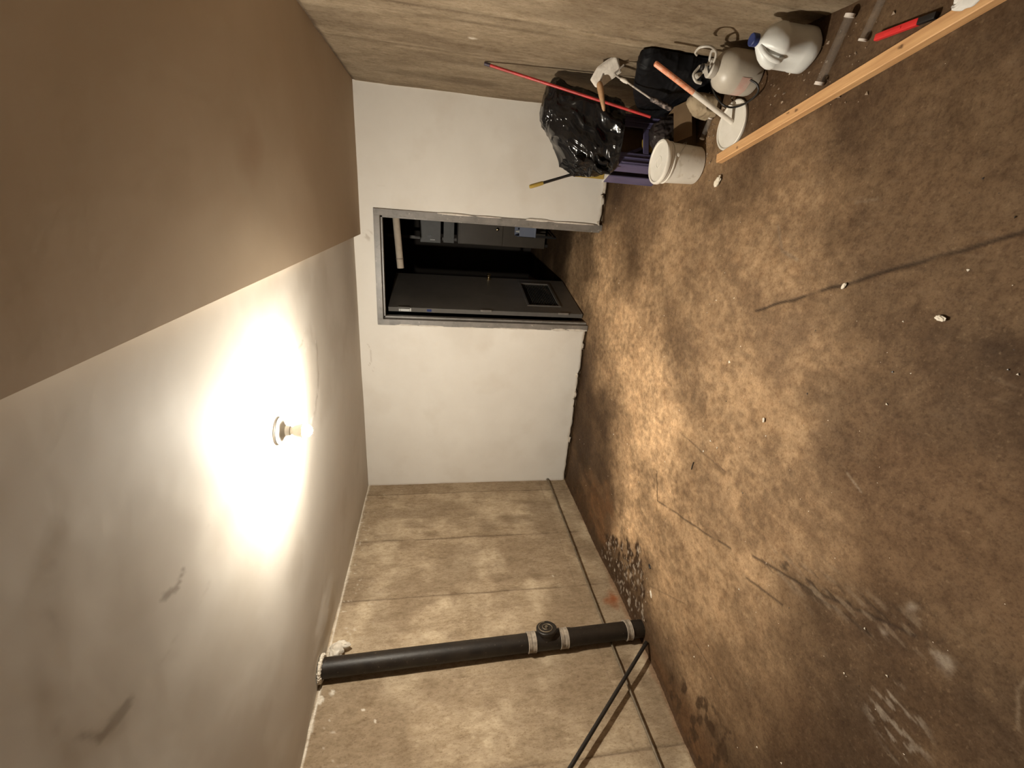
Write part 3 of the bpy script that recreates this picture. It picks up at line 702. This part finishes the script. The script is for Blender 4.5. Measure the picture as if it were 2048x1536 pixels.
t = root('black_rod', rd0, 'slim black metal rod leaning aslant against the left wall', 'rod'); mb.build('shaft', M_rodb, t)
mb = MB(); mb.tube([dd * -.002, dd * .02], .0145, 16); mb.build('ferrule', M_iron, t)

# ================================================================== CLUTTER ON THE RIGHT
# --- crumpled film bags: lofted sections with creased surface
def bag(name, levels, m, seed, amp=.03, seg=150, rows=110, rot=0.0, parent=None, crease=6.0, center=None):
    """levels: (z, x, y, rx, ry)"""
    L = np.array(levels, float); zs = L[:, 0]
    tt = np.linspace(0, 1, rows); zq = zs[0] + (zs[-1] - zs[0]) * tt
    cols = [np.interp(zq, zs, L[:, k]) for k in range(1, 5)]
    ker = np.array([1, 3, 5, 3, 1.]) / 13
    cols = [np.convolve(np.pad(c, 2, mode='edge'), ker, 'valid') for c in cols]
    th = np.linspace(0, 2 * PI, seg, endpoint=False)
    T, I = np.meshgrid(th, np.arange(rows)); T = T.ravel(); I = I.ravel()
    ct, st_ = np.cos(T + rot), np.sin(T + rot); e = .75
    sx = np.sign(ct) * np.abs(ct) ** e; sy = np.sign(st_) * np.abs(st_) ** e
    x = cols[0][I] + cols[2][I] * sx; y = cols[1][I] + cols[3][I] * sy; z = zq[I]
    P = np.stack([x, y, z], 1)
    wp = np.stack([fbm(P * 3 + 5, 2, seed + 50), fbm(P * 3 + 9, 2, seed + 51), fbm(P * 3 + 13, 2, seed + 52)], 1) * 1.2
    n1 = fbm(P * np.array([crease, crease, crease * .45]) + wp, 4, seed, ridged=True) ** 1.6
    n2 = fbm(P * 9 + wp * 3, 3, seed + 7, ridged=True) ** 2
    disp = (n1 - .45) * amp * 2.2 + (n2 - .4) * amp * .35
    fade = sstep(0, .06, (z - zs[0]) / (zs[-1] - zs[0]))
    P[:, 0] += sx * disp * (.3 + .7 * fade); P[:, 1] += sy * disp * (.3 + .7 * fade)
    P[:, 2] += (n1 - .5) * amp * .8 * fade
    Fq = []
    for i in range(rows - 1):
        a = i * seg + np.arange(seg); b = i * seg + (np.arange(seg) + 1) % seg
        Fq.append(np.stack([a, b, b + seg, a + seg], 1))
    F_ = np.concatenate(Fq).tolist(); F_.append(list(range(seg))[::-1]); F_.append([(rows - 1) * seg + k for k in range(seg)])
    return P, F_

# purple crate with a board on top
ca = math.radians(22)
cr = root('plastic_crate', (.30, 3.08, 0), 'lilac plastic crate stand under the shiny black bag, beside the white wall', 'crate', rot=(0, 0, ca))
CW, CD, CH = .34, .27, .385
def cpart(name, boxes, m=M_purple, par=cr, bev=.004):
    mb = MB()
    for (a, b) in boxes: mb.box(a, b, bev=bev)
    return mb.build(name, m, par, smooth=False)
pw = .085
cpart('corner_post', [((0, 0, 0), (pw, .012, CH - .012)), ((0, 0.013, 0), (.012, .10, CH - .012))])
cpart('corner_post', [((CW - pw, 0, 0), (CW, .012, CH - .012)), ((CW - .012, 0.013, 0), (CW, .10, CH - .012))])
cpart('corner_post', [((0, CD - .012, 0), (pw, CD, CH - .012)), ((0, CD - .10, 0), (.012, CD - .013, CH - .012))])
cpart('corner_post', [((CW - pw, CD - .012, 0), (CW, CD, CH - .012)), ((CW - .012, CD - .10, 0), (CW, CD - .013, CH - .012))])
cpart('rib', [((.012, -.006, .05), (.022, 0, CH - .03)), ((.045, -.006, .05), (.055, 0, CH - .03))])
cpart('rib', [((CW - .055, -.006, .05), (CW - .045, 0, CH - .03)), ((CW - .022, -.006, .05), (CW - .012, 0, CH - .03))])
cpart('cross_rail', [((pw, .001, .16), (CW - pw, .011, .20))]); cpart('cross_rail', [((pw, .001, .0), (CW - pw, .011, .04))])
cpart('cross_rail', [((pw, CD - .011, .16), (CW - pw, CD - .001, .20))])
mb = MB(); mb.box((-.005, 0, -.006), (.015, .006, .17), R=Matrix.Rotation(math.radians(-24), 3, 'Y'), o=(.13, .03, .20)); mb.build('brace', M_purple, cr, smooth=False)
cpart('base_tray', [((.013, .013, .012), (CW - .013, CD - .013, .022))])
b = cpart('top_board', [((-.002, -.006, CH - .008), (CW + .002, CD + .004, CH))], M_board, cr, .002)
b['label'] = 'thin pale board laid as the crate top'
# things inside the crate
t = root('carton', (.30, 3.08, 0), 'brown cardboard carton sitting inside the lilac crate', 'box', rot=(0, 0, ca))
mb = MB(); mb.box((.06, .06, .024), (CW - .05, CD - .04, .33), bev=.003); mb.build('carton_body', M_carton, t, smooth=False)
mb = MB(); mb.box((.06, .055, .331), (CW - .05, CD / 2 + .01, .335)); mb.box((.06, CD / 2 + .012, .331), (CW - .05, CD - .04, .335)); mb.build('carton_flap', M_carton, t, smooth=False)
P, F_ = bag('packet', [(.023, .02, 0, .045, .015), (.06, .02, 0, .055, .018), (.15, .02, 0, .05, .015), (.20, .025, 0, .03, .006)], M_yellow, 71, amp=.006, seg=50, rows=40)
o = link('yellow_packet', P, F_, M_yellow, None); o.location = (.42, 3.155, .0); o.rotation_euler = (0, 0, ca)
tag(o, 'crumpled yellow packet standing in the front of the lilac crate', 'packet')

# big shiny black bag on the crate
lv = [(.385, .455, 3.165, .205, .16), (.41, .46, 3.18, .21, .165), (.47, .465, 3.20, .215, .16), (.53, .465, 3.21, .225, .165), (.60, .475, 3.22, .235, .16),
      (.66, .49, 3.22, .225, .15), (.70, .515, 3.23, .205, .145), (.74, .545, 3.24, .185, .135), (.78, .575, 3.24, .165, .12), (.82, .60, 3.24, .135, .10), (.855, .61, 3.24, .10, .07), (.875, .605, 3.24, .055, .035)]
P, F_ = bag('trash_bag', lv, M_bag, 11, amp=.040, seg=240, rows=180, crease=3.6)
P[:, 2] = np.maximum(P[:, 2], .387)
P[:, 0] = np.minimum(P[:, 0], .790); P[:, 1] += .035
o = link('trash_bag', P, F_, M_bag, None)
tag(o, 'big shiny black trash bag slumped on top of the lilac crate', 'trash bag')
# loose folded tail of the bag hanging at the left
mb_v = []; 
nu, nv = 26, 40
U, Vv, FF = grid(np.linspace(0, 1, nu), np.linspace(0, 1, nv))
P = np.stack([.245 + .10 * U + .02 * np.sin(Vv * 5), 3.09 + .02 * np.sin(U * 9 + Vv * 4) - .01 * Vv, .665 - .25 * Vv * (1 - .25 * U) + 0 * U], 1)
P += (np.stack([fbm(P * 16, 3, 3), fbm(P * 16, 3, 4), fbm(P * 16, 3, 5)], 1) - .5) * .05
tail = link('bag_flap', P, FF, M_bag, o)
so_ = tail.modifiers.new('film', 'SOLIDIFY'); so_.thickness = .002

# yellow and black handled tool stuck behind the bag
t = root('scraper', (.243, 3.30, .387), 'black and yellow handled scraper poking out behind the shiny black bag', 'scraper')
d0 = Vector((.0, 0, .19)); d1 = Vector((-.120, -.03, .535))
dv = (d1 - d0)
mb = MB(); mb.tube([d0, d0 + dv * .30, d0 + dv * .72], [.011, .009, .010], 14); mb.build('handle', M_blackp, t)
mb = MB(); mb.tube([d0 + dv * .73, d0 + dv * .75, d0 + dv * .97, d1], [.012, .0135, .0135, .011], 14); h = mb.build('handle_tip', M_yellow, t)
h['label'] = 'yellow rubber end'
mb = MB(); mb.box((-.028, -.008, .0), (.022, .008, .215), bev=.004); mb.build('blade_holder', M_yellow, t, smooth=False)

# second, dull black bag against the right wall
lv = [(.002, .71, 2.90, .045, .18), (.03, .712, 2.89, .062, .24), (.10, .712, 2.88, .070, .26), (.20, .710, 2.87, .070, .255), (.28, .708, 2.84, .068, .23), (.34, .708, 2.80, .065, .20), (.40, .708, 2.75, .06, .17), (.455, .705, 2.70, .052, .12), (.485, .705, 2.67, .04, .08), (.505, .70, 2.66, .022, .04)]
P, F_ = bag('refuse_sack', lv, M_bag2, 29, amp=.022, seg=180, rows=130, crease=6)
P[:, 0] += -.27 * (P[:, 1] - 2.86)
P[:, 0] = np.minimum(P[:, 0], .792); P[:, 2] = np.maximum(P[:, 2], .003)
o = link('refuse_sack', P, F_, M_bag2, None)
tag(o, 'dull black sack propped against the right wall behind the sprayer', 'trash bag')

# brown carton, dark film and tan cloth between the bags
t = root('open_carton', (.505, 2.95, 0), 'brown open cardboard box on the floor behind the white lidded bucket', 'box', rot=(0, 0, math.radians(24)))
t.location.x = .475
mb = MB()
for (a, b_) in (((-.11, -.10, 0), (.11, -.095, .145)), ((-.11, .095, 0), (.11, .10, .145)), ((-.11, -.095, 0), (-.105, .095, .145)), ((.105, -.095, 0), (.11, .095, .145)), ((-.105, -.095, 0), (.105, .095, .004))): mb.box(a, b_)
mb.build('box_body', M_carton, t, smooth=False)
mb = MB(); mb.box((-.11, -.11, 0), (.11, 0, .003), R=Matrix.Rotation(math.radians(35), 3, 'X'), o=(0, -.10, .147)); mb.build('box_flap', M_carton, t, smooth=False)
lv = [(.006, 0, 0, .06, .05), (.04, 0, 0, .09, .08), (.12, 0, 0, .095, .085), (.19, 0, .01, .085, .07), (.235, .01, .01, .05, .035)]
P, F_ = bag('film_bundle', lv, M_grey_bag, 37, amp=.014, seg=110, rows=70, crease=14)
P[:, :2] = np.clip(P[:, :2], -.088, .088)
o = link('film_bundle', P, F_, M_grey_bag, None); o.location = (.475, 2.95, 0); o.rotation_euler = (0, 0, math.radians(24))
tag(o, 'crumpled dark grey plastic bundle stuffed in the open cardboard box', 'plastic bag')
lv = [(.002, 0, 0, .05, .055), (.03, 0, 0, .062, .07), (.09, 0, 0, .055, .06), (.14, .01, 0, .04, .04), (.17, .012, 0, .015, .02)]
P, F_ = bag('cloth_bag', lv, M_tan, 43, amp=.014, seg=90, rows=60, crease=11)
o = link('cloth_bag', P, F_, M_tan, None); o.location = (.60, 2.69, 0)
tag(o, 'small tan cloth bag on the floor between the black sack and the leaning stick', 'bag')

# red rod leaning on the right wall
r0 = Vector((.563, 2.955, .262)); r1 = Vector((.795, 3.262, 1.272))
t = root('red_rod', r0, 'long red metal rod leaning across the black bags against the right wall', 'rod')
dv = r1 - r0
mb = MB(); mb.tube([dv * 0, dv * .5, dv * .965], .0085, 14); mb.build('shaft', M_red, t)
mb = MB(); mb.tube([dv * .966, dv * 1.0], .0105, 14); h = mb.build('rod_tip', M_redend, t); h['label'] = 'dark end of the rod'

# plastering trowel lying on the bags: coated blade, wooden handle
def plate(outline, th):
    n = len(outline)
    v = [(x, y, 0) for x, y in outline] + [(x, y, th) for x, y in outline]
    f = [tuple(range(n))[::-1], tuple(range(n, 2 * n))] + [(i, (i + 1) % n, n + (i + 1) % n, n + i) for i in range(n)]
    return v, f
TM_o = Vector((.748, 2.90, .600))
ez = Vector((-.35, -.93, .12)).normalized()          # blade faces the room
ex = Vector((.45, -.10, -.62)); ex = (ex - ez * ex.dot(ez)).normalized(); ey = ez.cross(ex)
TR = Matrix(((ex.x, ey.x, ez.x), (ex.y, ey.y, ez.y), (ex.z, ey.z, ez.z)))
t = root('plaster_trowel', TM_o, 'plaster-caked white trowel with a tapered wooden handle on the black bags', 'trowel', rot=TR.to_euler())
out = [(-.085, -.040), (-.055, -.056), (.02, -.050), (.075, -.045), (.080, .045), (.02, .050), (-.04, .046), (-.098, .010)]
# build as a lumpy slab
bm = bmesh.new(); vs_ = [bm.verts.new((x, y, 0)) for x, y in out]; f0 = bm.faces.new(vs_)
ret = bmesh.ops.extrude_face_region(bm, geom=[f0]); 
for q in [e for e in ret['geom'] if isinstance(e, bmesh.types.BMVert)]: q.co.z += .007
bmesh.ops.bevel(bm, geom=bm.edges[:], offset=.003, segments=2, affect='EDGES'); bmesh.ops.triangulate(bm, faces=bm.faces[:])
bmesh.ops.subdivide_edges(bm, edges=bm.edges[:], cuts=3, use_grid_fill=True)
V = np.array([q.co[:] for q in bm.verts]); nn = fbm(V * 40, 3, 5)
for q, k in zip(bm.verts, nn):
    q.co.z += (k - .4) * .012 * (1 if q.co.z > .003 else .2)
bm.verts.index_update(); mbv = [q.co.copy() for q in bm.verts]; mbf = [[q.index for q in g_.verts] for g_ in bm.faces]; bm.free()
bl = link('blade', mbv, mbf, M_plast, t, smooth=True)
# handle hangs down in front of the red rod
hd0 = TR.inverted() @ (Vector((.690, 2.885, .640)) - TM_o); hd1 = TR.inverted() @ (Vector((.548, 2.872, .592)) - TM_o)
dd = hd1 - hd0
mb = MB(); mb.tube([hd0 + dd * q for q in (0, .06, .2, .45, .75, .93, 1.0)], [.010, .0165, .0185, .0165, .0125, .010, .005], 20); mb.build('handle', M_handle, t)
mb = MB(); mb.tube([(-.02, -.0, .008), (-.05, -.02, .03), hd0], .005, 10); mb.build('tang', M_crust, t)

# paint roller frame: bent wire with a crusted grip
ro = Vector((.730, 2.84, .555))
t = root('paint_roller', ro, 'paint-crusted roller frame leaning down beside the plaster trowel', 'paint roller')
wp_ = [Vector((.777, 2.85, .520)), Vector((.745, 2.85, .550)), Vector((.730, 2.85, .566)), Vector((.710, 2.835, .542)), Vector((.694, 2.81, .516)), Vector((.648, 2.755, .455)), Vector((.609, 2.735, .377))]
mb = MB(); mb.tube([p - ro for p in spline(wp_, 6)], .0048, 10); mb.build('wire_frame', M_crust, t)
mb = MB(); mb.tube([Vector((.704, 2.828, .533)) - ro, Vector((.694, 2.81, .516)) - ro, Vector((.682, 2.797, .500)) - ro], [.008, .012, .007], 12); mb.build('paint_blob', M_plast, t)
g0 = Vector((.609, 2.735, .377)) - ro; g1 = Vector((.566, 2.716, .246)) - ro; dd = g1 - g0
mb = MB(); mb.tube([g0 + dd * q for q in (0, .05, .3, .6, .9, 1.0)], [.008, .0125, .0125, .015, .0145, .009], 14); mb.build('grip', M_grip, t)

# white bucket with lid
bk = root('bucket', (.302, 2.765, 0), 'white plastic bucket with its lid on, in front of the lilac crate', 'bucket')
bk.scale = (1.09, 1.09, 1.02)
bp = [(.0, .002), (.090, .002), (.094, .006), (.1005, .19), (.1005, .192), (.1055, .193), (.1055, .199), (.1015, .200), (.1020, .212), (.107, .213), (.107, .219), (.1035, .220), (.104, .236)]
mb = MB(); mb.lathe(bp, 72, cap=False); mb.build('body', M_bucket, bk)
mb = MB(); mb.lathe([(.110, .222), (.1125, .226), (.1125, .240), (.110, .246), (.105, .247), (.100, .2465), (.097, .241), (.090, .2395), (.0, .2395)], 72, cap=False)
mb.lathe([(.105, .2225), (.110, .222)], 72, cap=False); ld = mb.build('lid', M_wlid, bk)
mb = MB(); mb.lathe([(.030, .2396), (.030, .2412), (.027, .2412), (.027, .2396)], 40, cap=False); mb.build('lid_ring', M_wlid, ld)
for a in (1.9, 1.9 + PI):
    mb = MB(); mb.lathe([(.011, 0), (.011, .006), (.006, .008)], 14, Matrix.Rotation(a, 4, 'Z') @ Matrix.Translation((.101, 0, .178)) @ Matrix.Rotation(PI / 2, 4, 'Y')); mb.build('handle_lug', M_bucket, bk)
mb = MB(); pts = []
for k in range(25):
    a = PI * k / 24; p = Vector((.109 * math.cos(a), -.108 * math.sin(a) , .178 - .085 * math.sin(a)))
    pts.append(Matrix.Rotation(1.9, 3, 'Z') @ Vector((p.x, -p.y, p.z)) if False else Matrix.Rotation(1.9, 3, 'Z') @ Vector((p.x, p.y, p.z)))
mb.tube(pts, .0018, 8); mb.build('bail_handle', M_steel, bk)

# loose lid on the floor with a stick standing on it
t = root('plastic_disc', (.478, 2.474, 0.001), 'loose round white bucket lid lying on the floor by the end of the plank', 'lid')
mb = MB(); mb.lathe([(.112, .0), (.118, .002), (.120, .008), (.119, .014), (.114, .017), (.109, .016), (.106, .011), (.098, .010), (.0, .010)], 72, cap=False); mb.lathe([(.0, .002), (.112, .0)], 72, cap=False); mb.build('lid_disc', M_wlid, t)
s0 = Vector((.490, 2.468, .0135)); s1 = Vector((.700, 2.475, .497)); dv = s1 - s0
t = root('painted_stick', s0, 'round stick, lower half white and upper half orange, standing on the loose lid', 'stick')
mb = MB(); mb.tube([dv * 0, dv * .25, dv * .52], .0125, 18); mb.build('white_half', M_white, t)
mb = MB(); mb.tube([dv * .5202, dv * .75, dv * .99, dv * 1.0], [.0127, .0127, .0127, .009], 18); mb.build('orange_half', M_peach, t)

# garden sprayer
sp = root('garden_sprayer', (.690, 2.40, 0), 'cloudy white pump sprayer with a black hose, beside the big white jug', 'sprayer')
sp.scale = (1.13, 1.13, 1.05)
mb = MB(); mb.lathe([(.0, .001), (.070, .001), (.080, .008), (.083, .02), (.083, .135), (.080, .150), (.070, .172), (.050, .192), (.030, .203), (.028, .212)], 56, cap=False); mb.build('tank', M_haze, sp)
mb = MB(); mb.lathe([(.0835, .05), (.0842, .052), (.0842, .10), (.0835, .102)], 56, cap=False)
lab = MB()
for i in range(14):
    a0 = math.radians(175 + i * 5); a1 = a0 + math.radians(5)
    r_ = .0845
    lab.add([(r_ * math.cos(a0), r_ * math.sin(a0), .055), (r_ * math.cos(a1), r_ * math.sin(a1), .055), (r_ * math.cos(a1), r_ * math.sin(a1), .105), (r_ * math.cos(a0), r_ * math.sin(a0), .105)], [(0, 1, 2, 3)])
lab.build('label_patch', M_pinkl, sp)
mb = MB(); mb.lathe([(.034, .205), (.036, .210), (.036, .232), (.030, .238), (.014, .240), (.014, .262), (.010, .264)], 32); mb.build('pump_cap', M_grp, sp)
mb = MB(); mb.tube(spline([(.012, .035, .262), (-.02, .035, .285), (-.045, .03, .27), (-.05, .03, .24)], 6), .006, 10); mb.tube([(.0, 0, .255), (.012, .035, .262)], .006, 10); mb.build('pump_handle', M_grp, sp)
def spw(pts): return [((x - .690) / 1.13, (y - 2.40) / 1.13, z / 1.05) for (x, y, z) in pts]
wpts = spline(spw([(.718, 2.345, .350), (.720, 2.32, .372), (.722, 2.26, .384), (.722, 2.235, .350), (.72, 2.27, .30), (.71, 2.33, .262), (.70, 2.38, .245), (.685, 2.43, .245), (.672, 2.455, .262)]), 8)
mb = MB(); mb.tube(wpts, .0048, 10)
mb.tube(spw([(.676, 2.448, .256), (.668, 2.462, .268), (.660, 2.475, .272)]), [.007, .013, .010], 14)
mb.tube(spline(spw([(.72, 2.27, .30), (.735, 2.32, .29), (.735, 2.38, .262), (.70, 2.40, .25)]), 6), .0055, 10); wd = mb.build('spray_wand', M_grp, sp)
hp = spw([(.690, 2.375, .262), (.678, 2.36, .27), (.655, 2.43, .21), (.620, 2.52, .12), (.580, 2.535, .05), (.558, 2.47, .026), (.562, 2.36, .024), (.588, 2.285, .030), (.618, 2.275, .05), (.640, 2.30, .075)])
mb = MB(); mb.tube(spline(hp, 8), .0042, 12); mb.build('hose', M_hose, sp)
mb = MB(); mb.lathe([(.013, .250), (.013, .272), (.008, .276)], 16); mb.build('nozzle', M_blackp, sp)

# gallon jug
jg = root('jug', (.698, 2.045, 0), 'big white plastic gallon jug with a dark blue cap and moulded handle', 'jug', rot=(0, 0, math.radians(215)))
segs = 64
def jug_sections():
    rows = []
    prof = [(0, .060, 0), (.004, .070, 0), (.012, .076, 0), (.03, .077, 0), (.06, .0765, 0), (.065, .0745, 0), (.145, .0745, 0), (.15, .0770, 0), (.165, .0770, 0), (.185, .070, .0), (.205, .058, .0), (.222, .042, -.004), (.235, .027, -.010), (.243, .022, -.012), (.252, .0205, -.012)]
    V = []
    for (z, r, xo) in prof:
        for k in range(segs):
            a = 2 * PI * k / segs; c, s_ = math.cos(a), math.sin(a)
            e = .8; rx = math.copysign(abs(c) ** e, c) * r; ry = math.copysign(abs(s_) ** e, s_) * r
            # recess behind the handle
            if .12 < z < .24 and c > 0:
                k_ = max(0, 1 - abs(ry) / .034); q = math.sin(max(0, min(1, (z - .115) / .12)) * PI)
                rx -= .026 * k_ * q * min(1, r / .05)
            V.append((rx + xo, ry, z))
    n = len(prof); Fc = []
    for i in range(n - 1):
        for k in range(segs): Fc.append((i * segs + k, i * segs + (k + 1) % segs, (i + 1) * segs + (k + 1) % segs, (i + 1) * segs + k))
    Fc.append(tuple(range(segs))[::-1]); Fc.append(tuple((n - 1) * segs + k for k in range(segs)))
    return V, Fc
V, Fc = jug_sections(); link('body', V, Fc, M_jug, jg, auto=50)
mb = MB(); mb.tube(spline([(.060, 0, .142), (.078, 0, .160), (.072, 0, .190), (.050, 0, .218), (.014, 0, .232)], 8), .0105, 16); mb.build('handle', M_jug, jg)
mb = MB(); mb.lathe([(.0215, .247), (.0235, .249), (.0235, .270), (.021, .2735), (.0, .2735)], 28, Matrix.Translation((-.012, 0, 0)), cap=False); mb.build('cap', M_blue, jg)

# pine batten on the floor
p0 = Vector((.297, 2.492, 0)); p1 = Vector((.660, 1.17, 0)); L = (p1 - p0).length; an = math.atan2(p1.y - p0.y, p1.x - p0.x)
U, Vv, FF = grid(np.linspace(0, L, 160), np.arange(0, 24))
per = []
wd, hg, bv = .046, .038, .003
ring = [(0, bv), (0, hg * .33), (0, hg * .66), (0, hg - bv), (bv, hg)] + [(bv + (wd - 2 * bv) * k / 9, hg) for k in range(1, 9)] + [(wd - bv, hg), (wd, hg - bv), (wd, hg * .66), (wd, hg * .33), (wd, bv), (wd - bv, 0), (wd * .7, 0), (wd * .5, 0), (wd * .3, 0), (bv, 0), (0, bv)]
ring = ring[:-1]; nr_ = len(ring); rows = 170
V = []
for i in range(rows):
    u = L * i / (rows - 1)
    for (a, b_) in ring: V.append((u, -a + wd * .0, b_))
V = np.array(V); Fc = []
for i in range(rows - 1):
    for k in range(nr_): Fc.append((i * nr_ + k, i * nr_ + (k + 1) % nr_, (i + 1) * nr_ + (k + 1) % nr_, (i + 1) * nr_ + k))
Fc.append(tuple(range(nr_))[::-1]); Fc.append(tuple((rows - 1) * nr_ + k for k in range(nr_)))
knot = np.zeros(len(V))
for (u, a, r) in ((.17, .03, .007), (.50, .012, .006), (.545, .022, .008), (.98, .020, .008)):
    knot = np.maximum(knot, sstep(r, r * .5, np.hypot((V[:, 0] - u) * .7, V[:, 1] + a) + (V[:, 2] < hg * .9) * .1))
V[:, 2] -= knot * .001
t = root('wood_batten', p0, 'long pine batten lying on the floor beside the jug and sprayer', 'plank', rot=(0, 0, an))
link('timber', V + np.array([0, wd, .001]), Fc, M_wood, t, auto=40, attrs=dict(knot=knot))

# clear tubes with white end caps
def tube_thing(a, b_, r, label, extra=0):
    a = Vector(a); b_ = Vector(b_); t = root('plastic_tube', a, label, 'tube', 'clear plastic tubes on the floor by the right wall'); d = b_ - a
    mb = MB(); mb.tube([d * .03, d * .5, d * .97], r, 20, cap=False); mb.build('clear_sleeve', M_tube, t)
    for q in ((0, .05), (.95, 1.0)):
        mb = MB(); mb.tube([d * q[0], d * q[1]], r * 1.12, 18); mb.build('end_cap', M_capw, t)
    return t
tube_thing((.545, 1.905, .020), (.762, 1.845, .020), .016, 'clear plastic tube nearest the gallon jug, lying from the batten to the wall')
tube_thing((.652, 1.752, .017), (.775, 1.718, .017), .013, 'short clear plastic tube by the right wall, just above the red knife')
tube_thing((.440, 2.735, .016), (.545, 2.690, .016), .013, 'clear plastic tube lying between the lidded bucket and the loose lid')

# red snap-off knife
k0 = Vector((.648, 1.700, .012)); k1 = Vector((.650, 1.46, .012)); dv = k1 - k0
t = root('utility_knife', k0, 'red and black utility knife on the floor along the right side of the batten', 'knife', rot=(0, 0, math.atan2(dv.y, dv.x)))
mb = MB(); mb.box((0, -.011, -.010), (.155, .011, .008), bev=.004); mb.build('knife_body', M_redtape, t)
mb = MB(); mb.box((.152, -.010, -.009), (.21, .010, .007), bev=.003); mb.build('knife_grip', M_blackp, t)
mb = MB(); mb.box((.04, -.004, .008), (.10, .004, .010), bev=.001); mb.build('slider', M_redtape, t)

# white cloth over the end of the batten
U, Vv, FF = grid(np.linspace(0, 1, 60), np.linspace(0, 1, 60))
P = np.stack([0.612 + .16 * U, 1.08 + .30 * Vv, U * 0], 1)
ed = np.minimum(np.minimum(U, 1 - U), np.minimum(Vv, 1 - Vv))
P[:, 2] = .048 + .05 * sstep(0, .3, ed) * fbm(np.stack([U * 3, Vv * 3, U * 0], 1), 3, 91) + .03 * fbm(np.stack([U * 9, Vv * 3, U * 0], 1), 3, 92, ridged=True)
P[:, 0] += (fbm(np.stack([U * 2, Vv * 5, U * 0], 1), 3, 93) - .5) * .07; P[:, 1] += (fbm(np.stack([U * 5, Vv * 2, U * 0], 1), 3, 94) - .5) * .07
o = link('white_cloth', P, FF, M_cloth, None); so_ = o.modifiers.new('cloth', 'SOLIDIFY'); so_.thickness = .003
tag(o, 'white cloth bundled over the near end of the pine batten', 'cloth')

# ---------------------------------------------------------------- small litter
def crumple(name, loc, size, m, seed, label, cat, flat=.35, group=None):
    bm = bmesh.new(); bmesh.ops.create_icosphere(bm, subdivisions=3, radius=1.0)
    V = np.array([q.co[:] for q in bm.verts]); n_ = fbm(V * 1.6 + seed * 3.7, 4, seed, ridged=True)
    V = V * (.35 + n_[:, None]) * np.array([size, size * .55, size * flat]); V[:, 2] -= V[:, 2].min()
    f = [[q.index for q in g_.verts] for g_ in bm.faces]; bm.free()
    o = link(name, V, f, m, None, smooth=False); o.location = loc; o.rotation_euler = (0, 0, seed * 1.3)
    return tag(o, label, cat, group)
crumple('paper_scrap', (.205, 2.478, .002), .030, M_paper, 2, 'crumpled cream paper scrap on the floor near the bucket', 'paper')
crumple('paint_chip', (-2.530, 2.145, -.014), .034, M_flake, 3, 'largest white paint chip on the floor near the drain pipe', 'paint chip', .2)
crumple('plaster_crumb', (-.860, 1.650, .001), .011, M_flake, 5, 'white plaster crumb alone in the middle of the floor', 'crumb')
crumple('plaster_crumb', (-.226, 1.109, .002), .015, M_flake, 6, 'pale crumb lying left of the long floor crack, nearest the camera', 'crumb')
crumple('plaster_crumb', (-.193, 1.481, .002), .012, M_flake, 7, 'pale crumb resting on the edge of the long floor crack', 'crumb')
crumple('dark_pebble', (-2.36, 2.235, -.006), .016, M_blackp, 8, 'small black pebble beside the large white paint chip', 'pebble')
mb = MB(); mb.tube([(-.025, 0, .003), (.0, .002, .003), (.028, -.002, .003)], .0025, 8)
tag(mb.build('dark_splinter', M_blackp, loc=(-1.388, 2.064, .001)), 'tiny dark splinter on the pale part of the floor under the lamp', 'splinter')
# uncountable grit and paint flecks
def scatter(name, n, area, smin, smax, m, seed, label, cat, zf=.4):
    rg = np.random.RandomState(seed); mb = MB()
    for k in range(n):
        x = area[0] + rg.rand() * (area[1] - area[0]); y = area[2] + rg.rand() * (area[3] - area[2]); s_ = smin + (smax - smin) * rg.rand() ** 3
        a = rg.rand() * 6.28
        v = []
        for (px, py, pz) in ((1, 0, 0), (-.4, .8, 0), (-.6, -.7, 0), (.7, .15, .7), (-.3, .5, .8), (-.3, -.5, .6)):
            px += (rg.rand() - .5) * .7; py += (rg.rand() - .5) * .7
            v.append((x + s_ * (px * math.cos(a) - py * math.sin(a)), y + s_ * (px * math.sin(a) + py * math.cos(a)), s_ * pz * zf + .001))
        mb.add(v, [(0, 1, 2), (3, 5, 4), (0, 3, 4, 1), (1, 4, 5, 2), (2, 5, 3, 0)])
    return tag(mb.build(name, m, smooth=False), label, cat, kind='stuff')
scatter('paint_flecks', 230, (-2.7, .75, .6, 4.1), .0016, .0075, M_flake, 5, 'scattered white paint flecks all over the brown floor', 'paint flecks')
scatter('wall_grit', 60, (-2.9, -2.45, 2.1, 3.0), .002, .011, M_debris, 6, 'pale grit and flakes on the damp patch by the left wall', 'grit', .3)
scatter('dark_grit', 170, (-2.6, .7, .7, 4.0), .0015, .005, M_blackp, 7, 'fine dark grit sprinkled on the brown floor', 'grit', .4)
scatter('rubble', 90, (.45, .74, 1.65, 2.35), .002, .009, M_debris, 8, 'dry rubble and crumbs between the batten and the right wall', 'rubble', .7)
scatter('rubble', 60, (.30, .60, 2.55, 2.72), .002, .009, M_debris, 9, 'dry crumbs around the loose lid and bucket', 'rubble', .7)
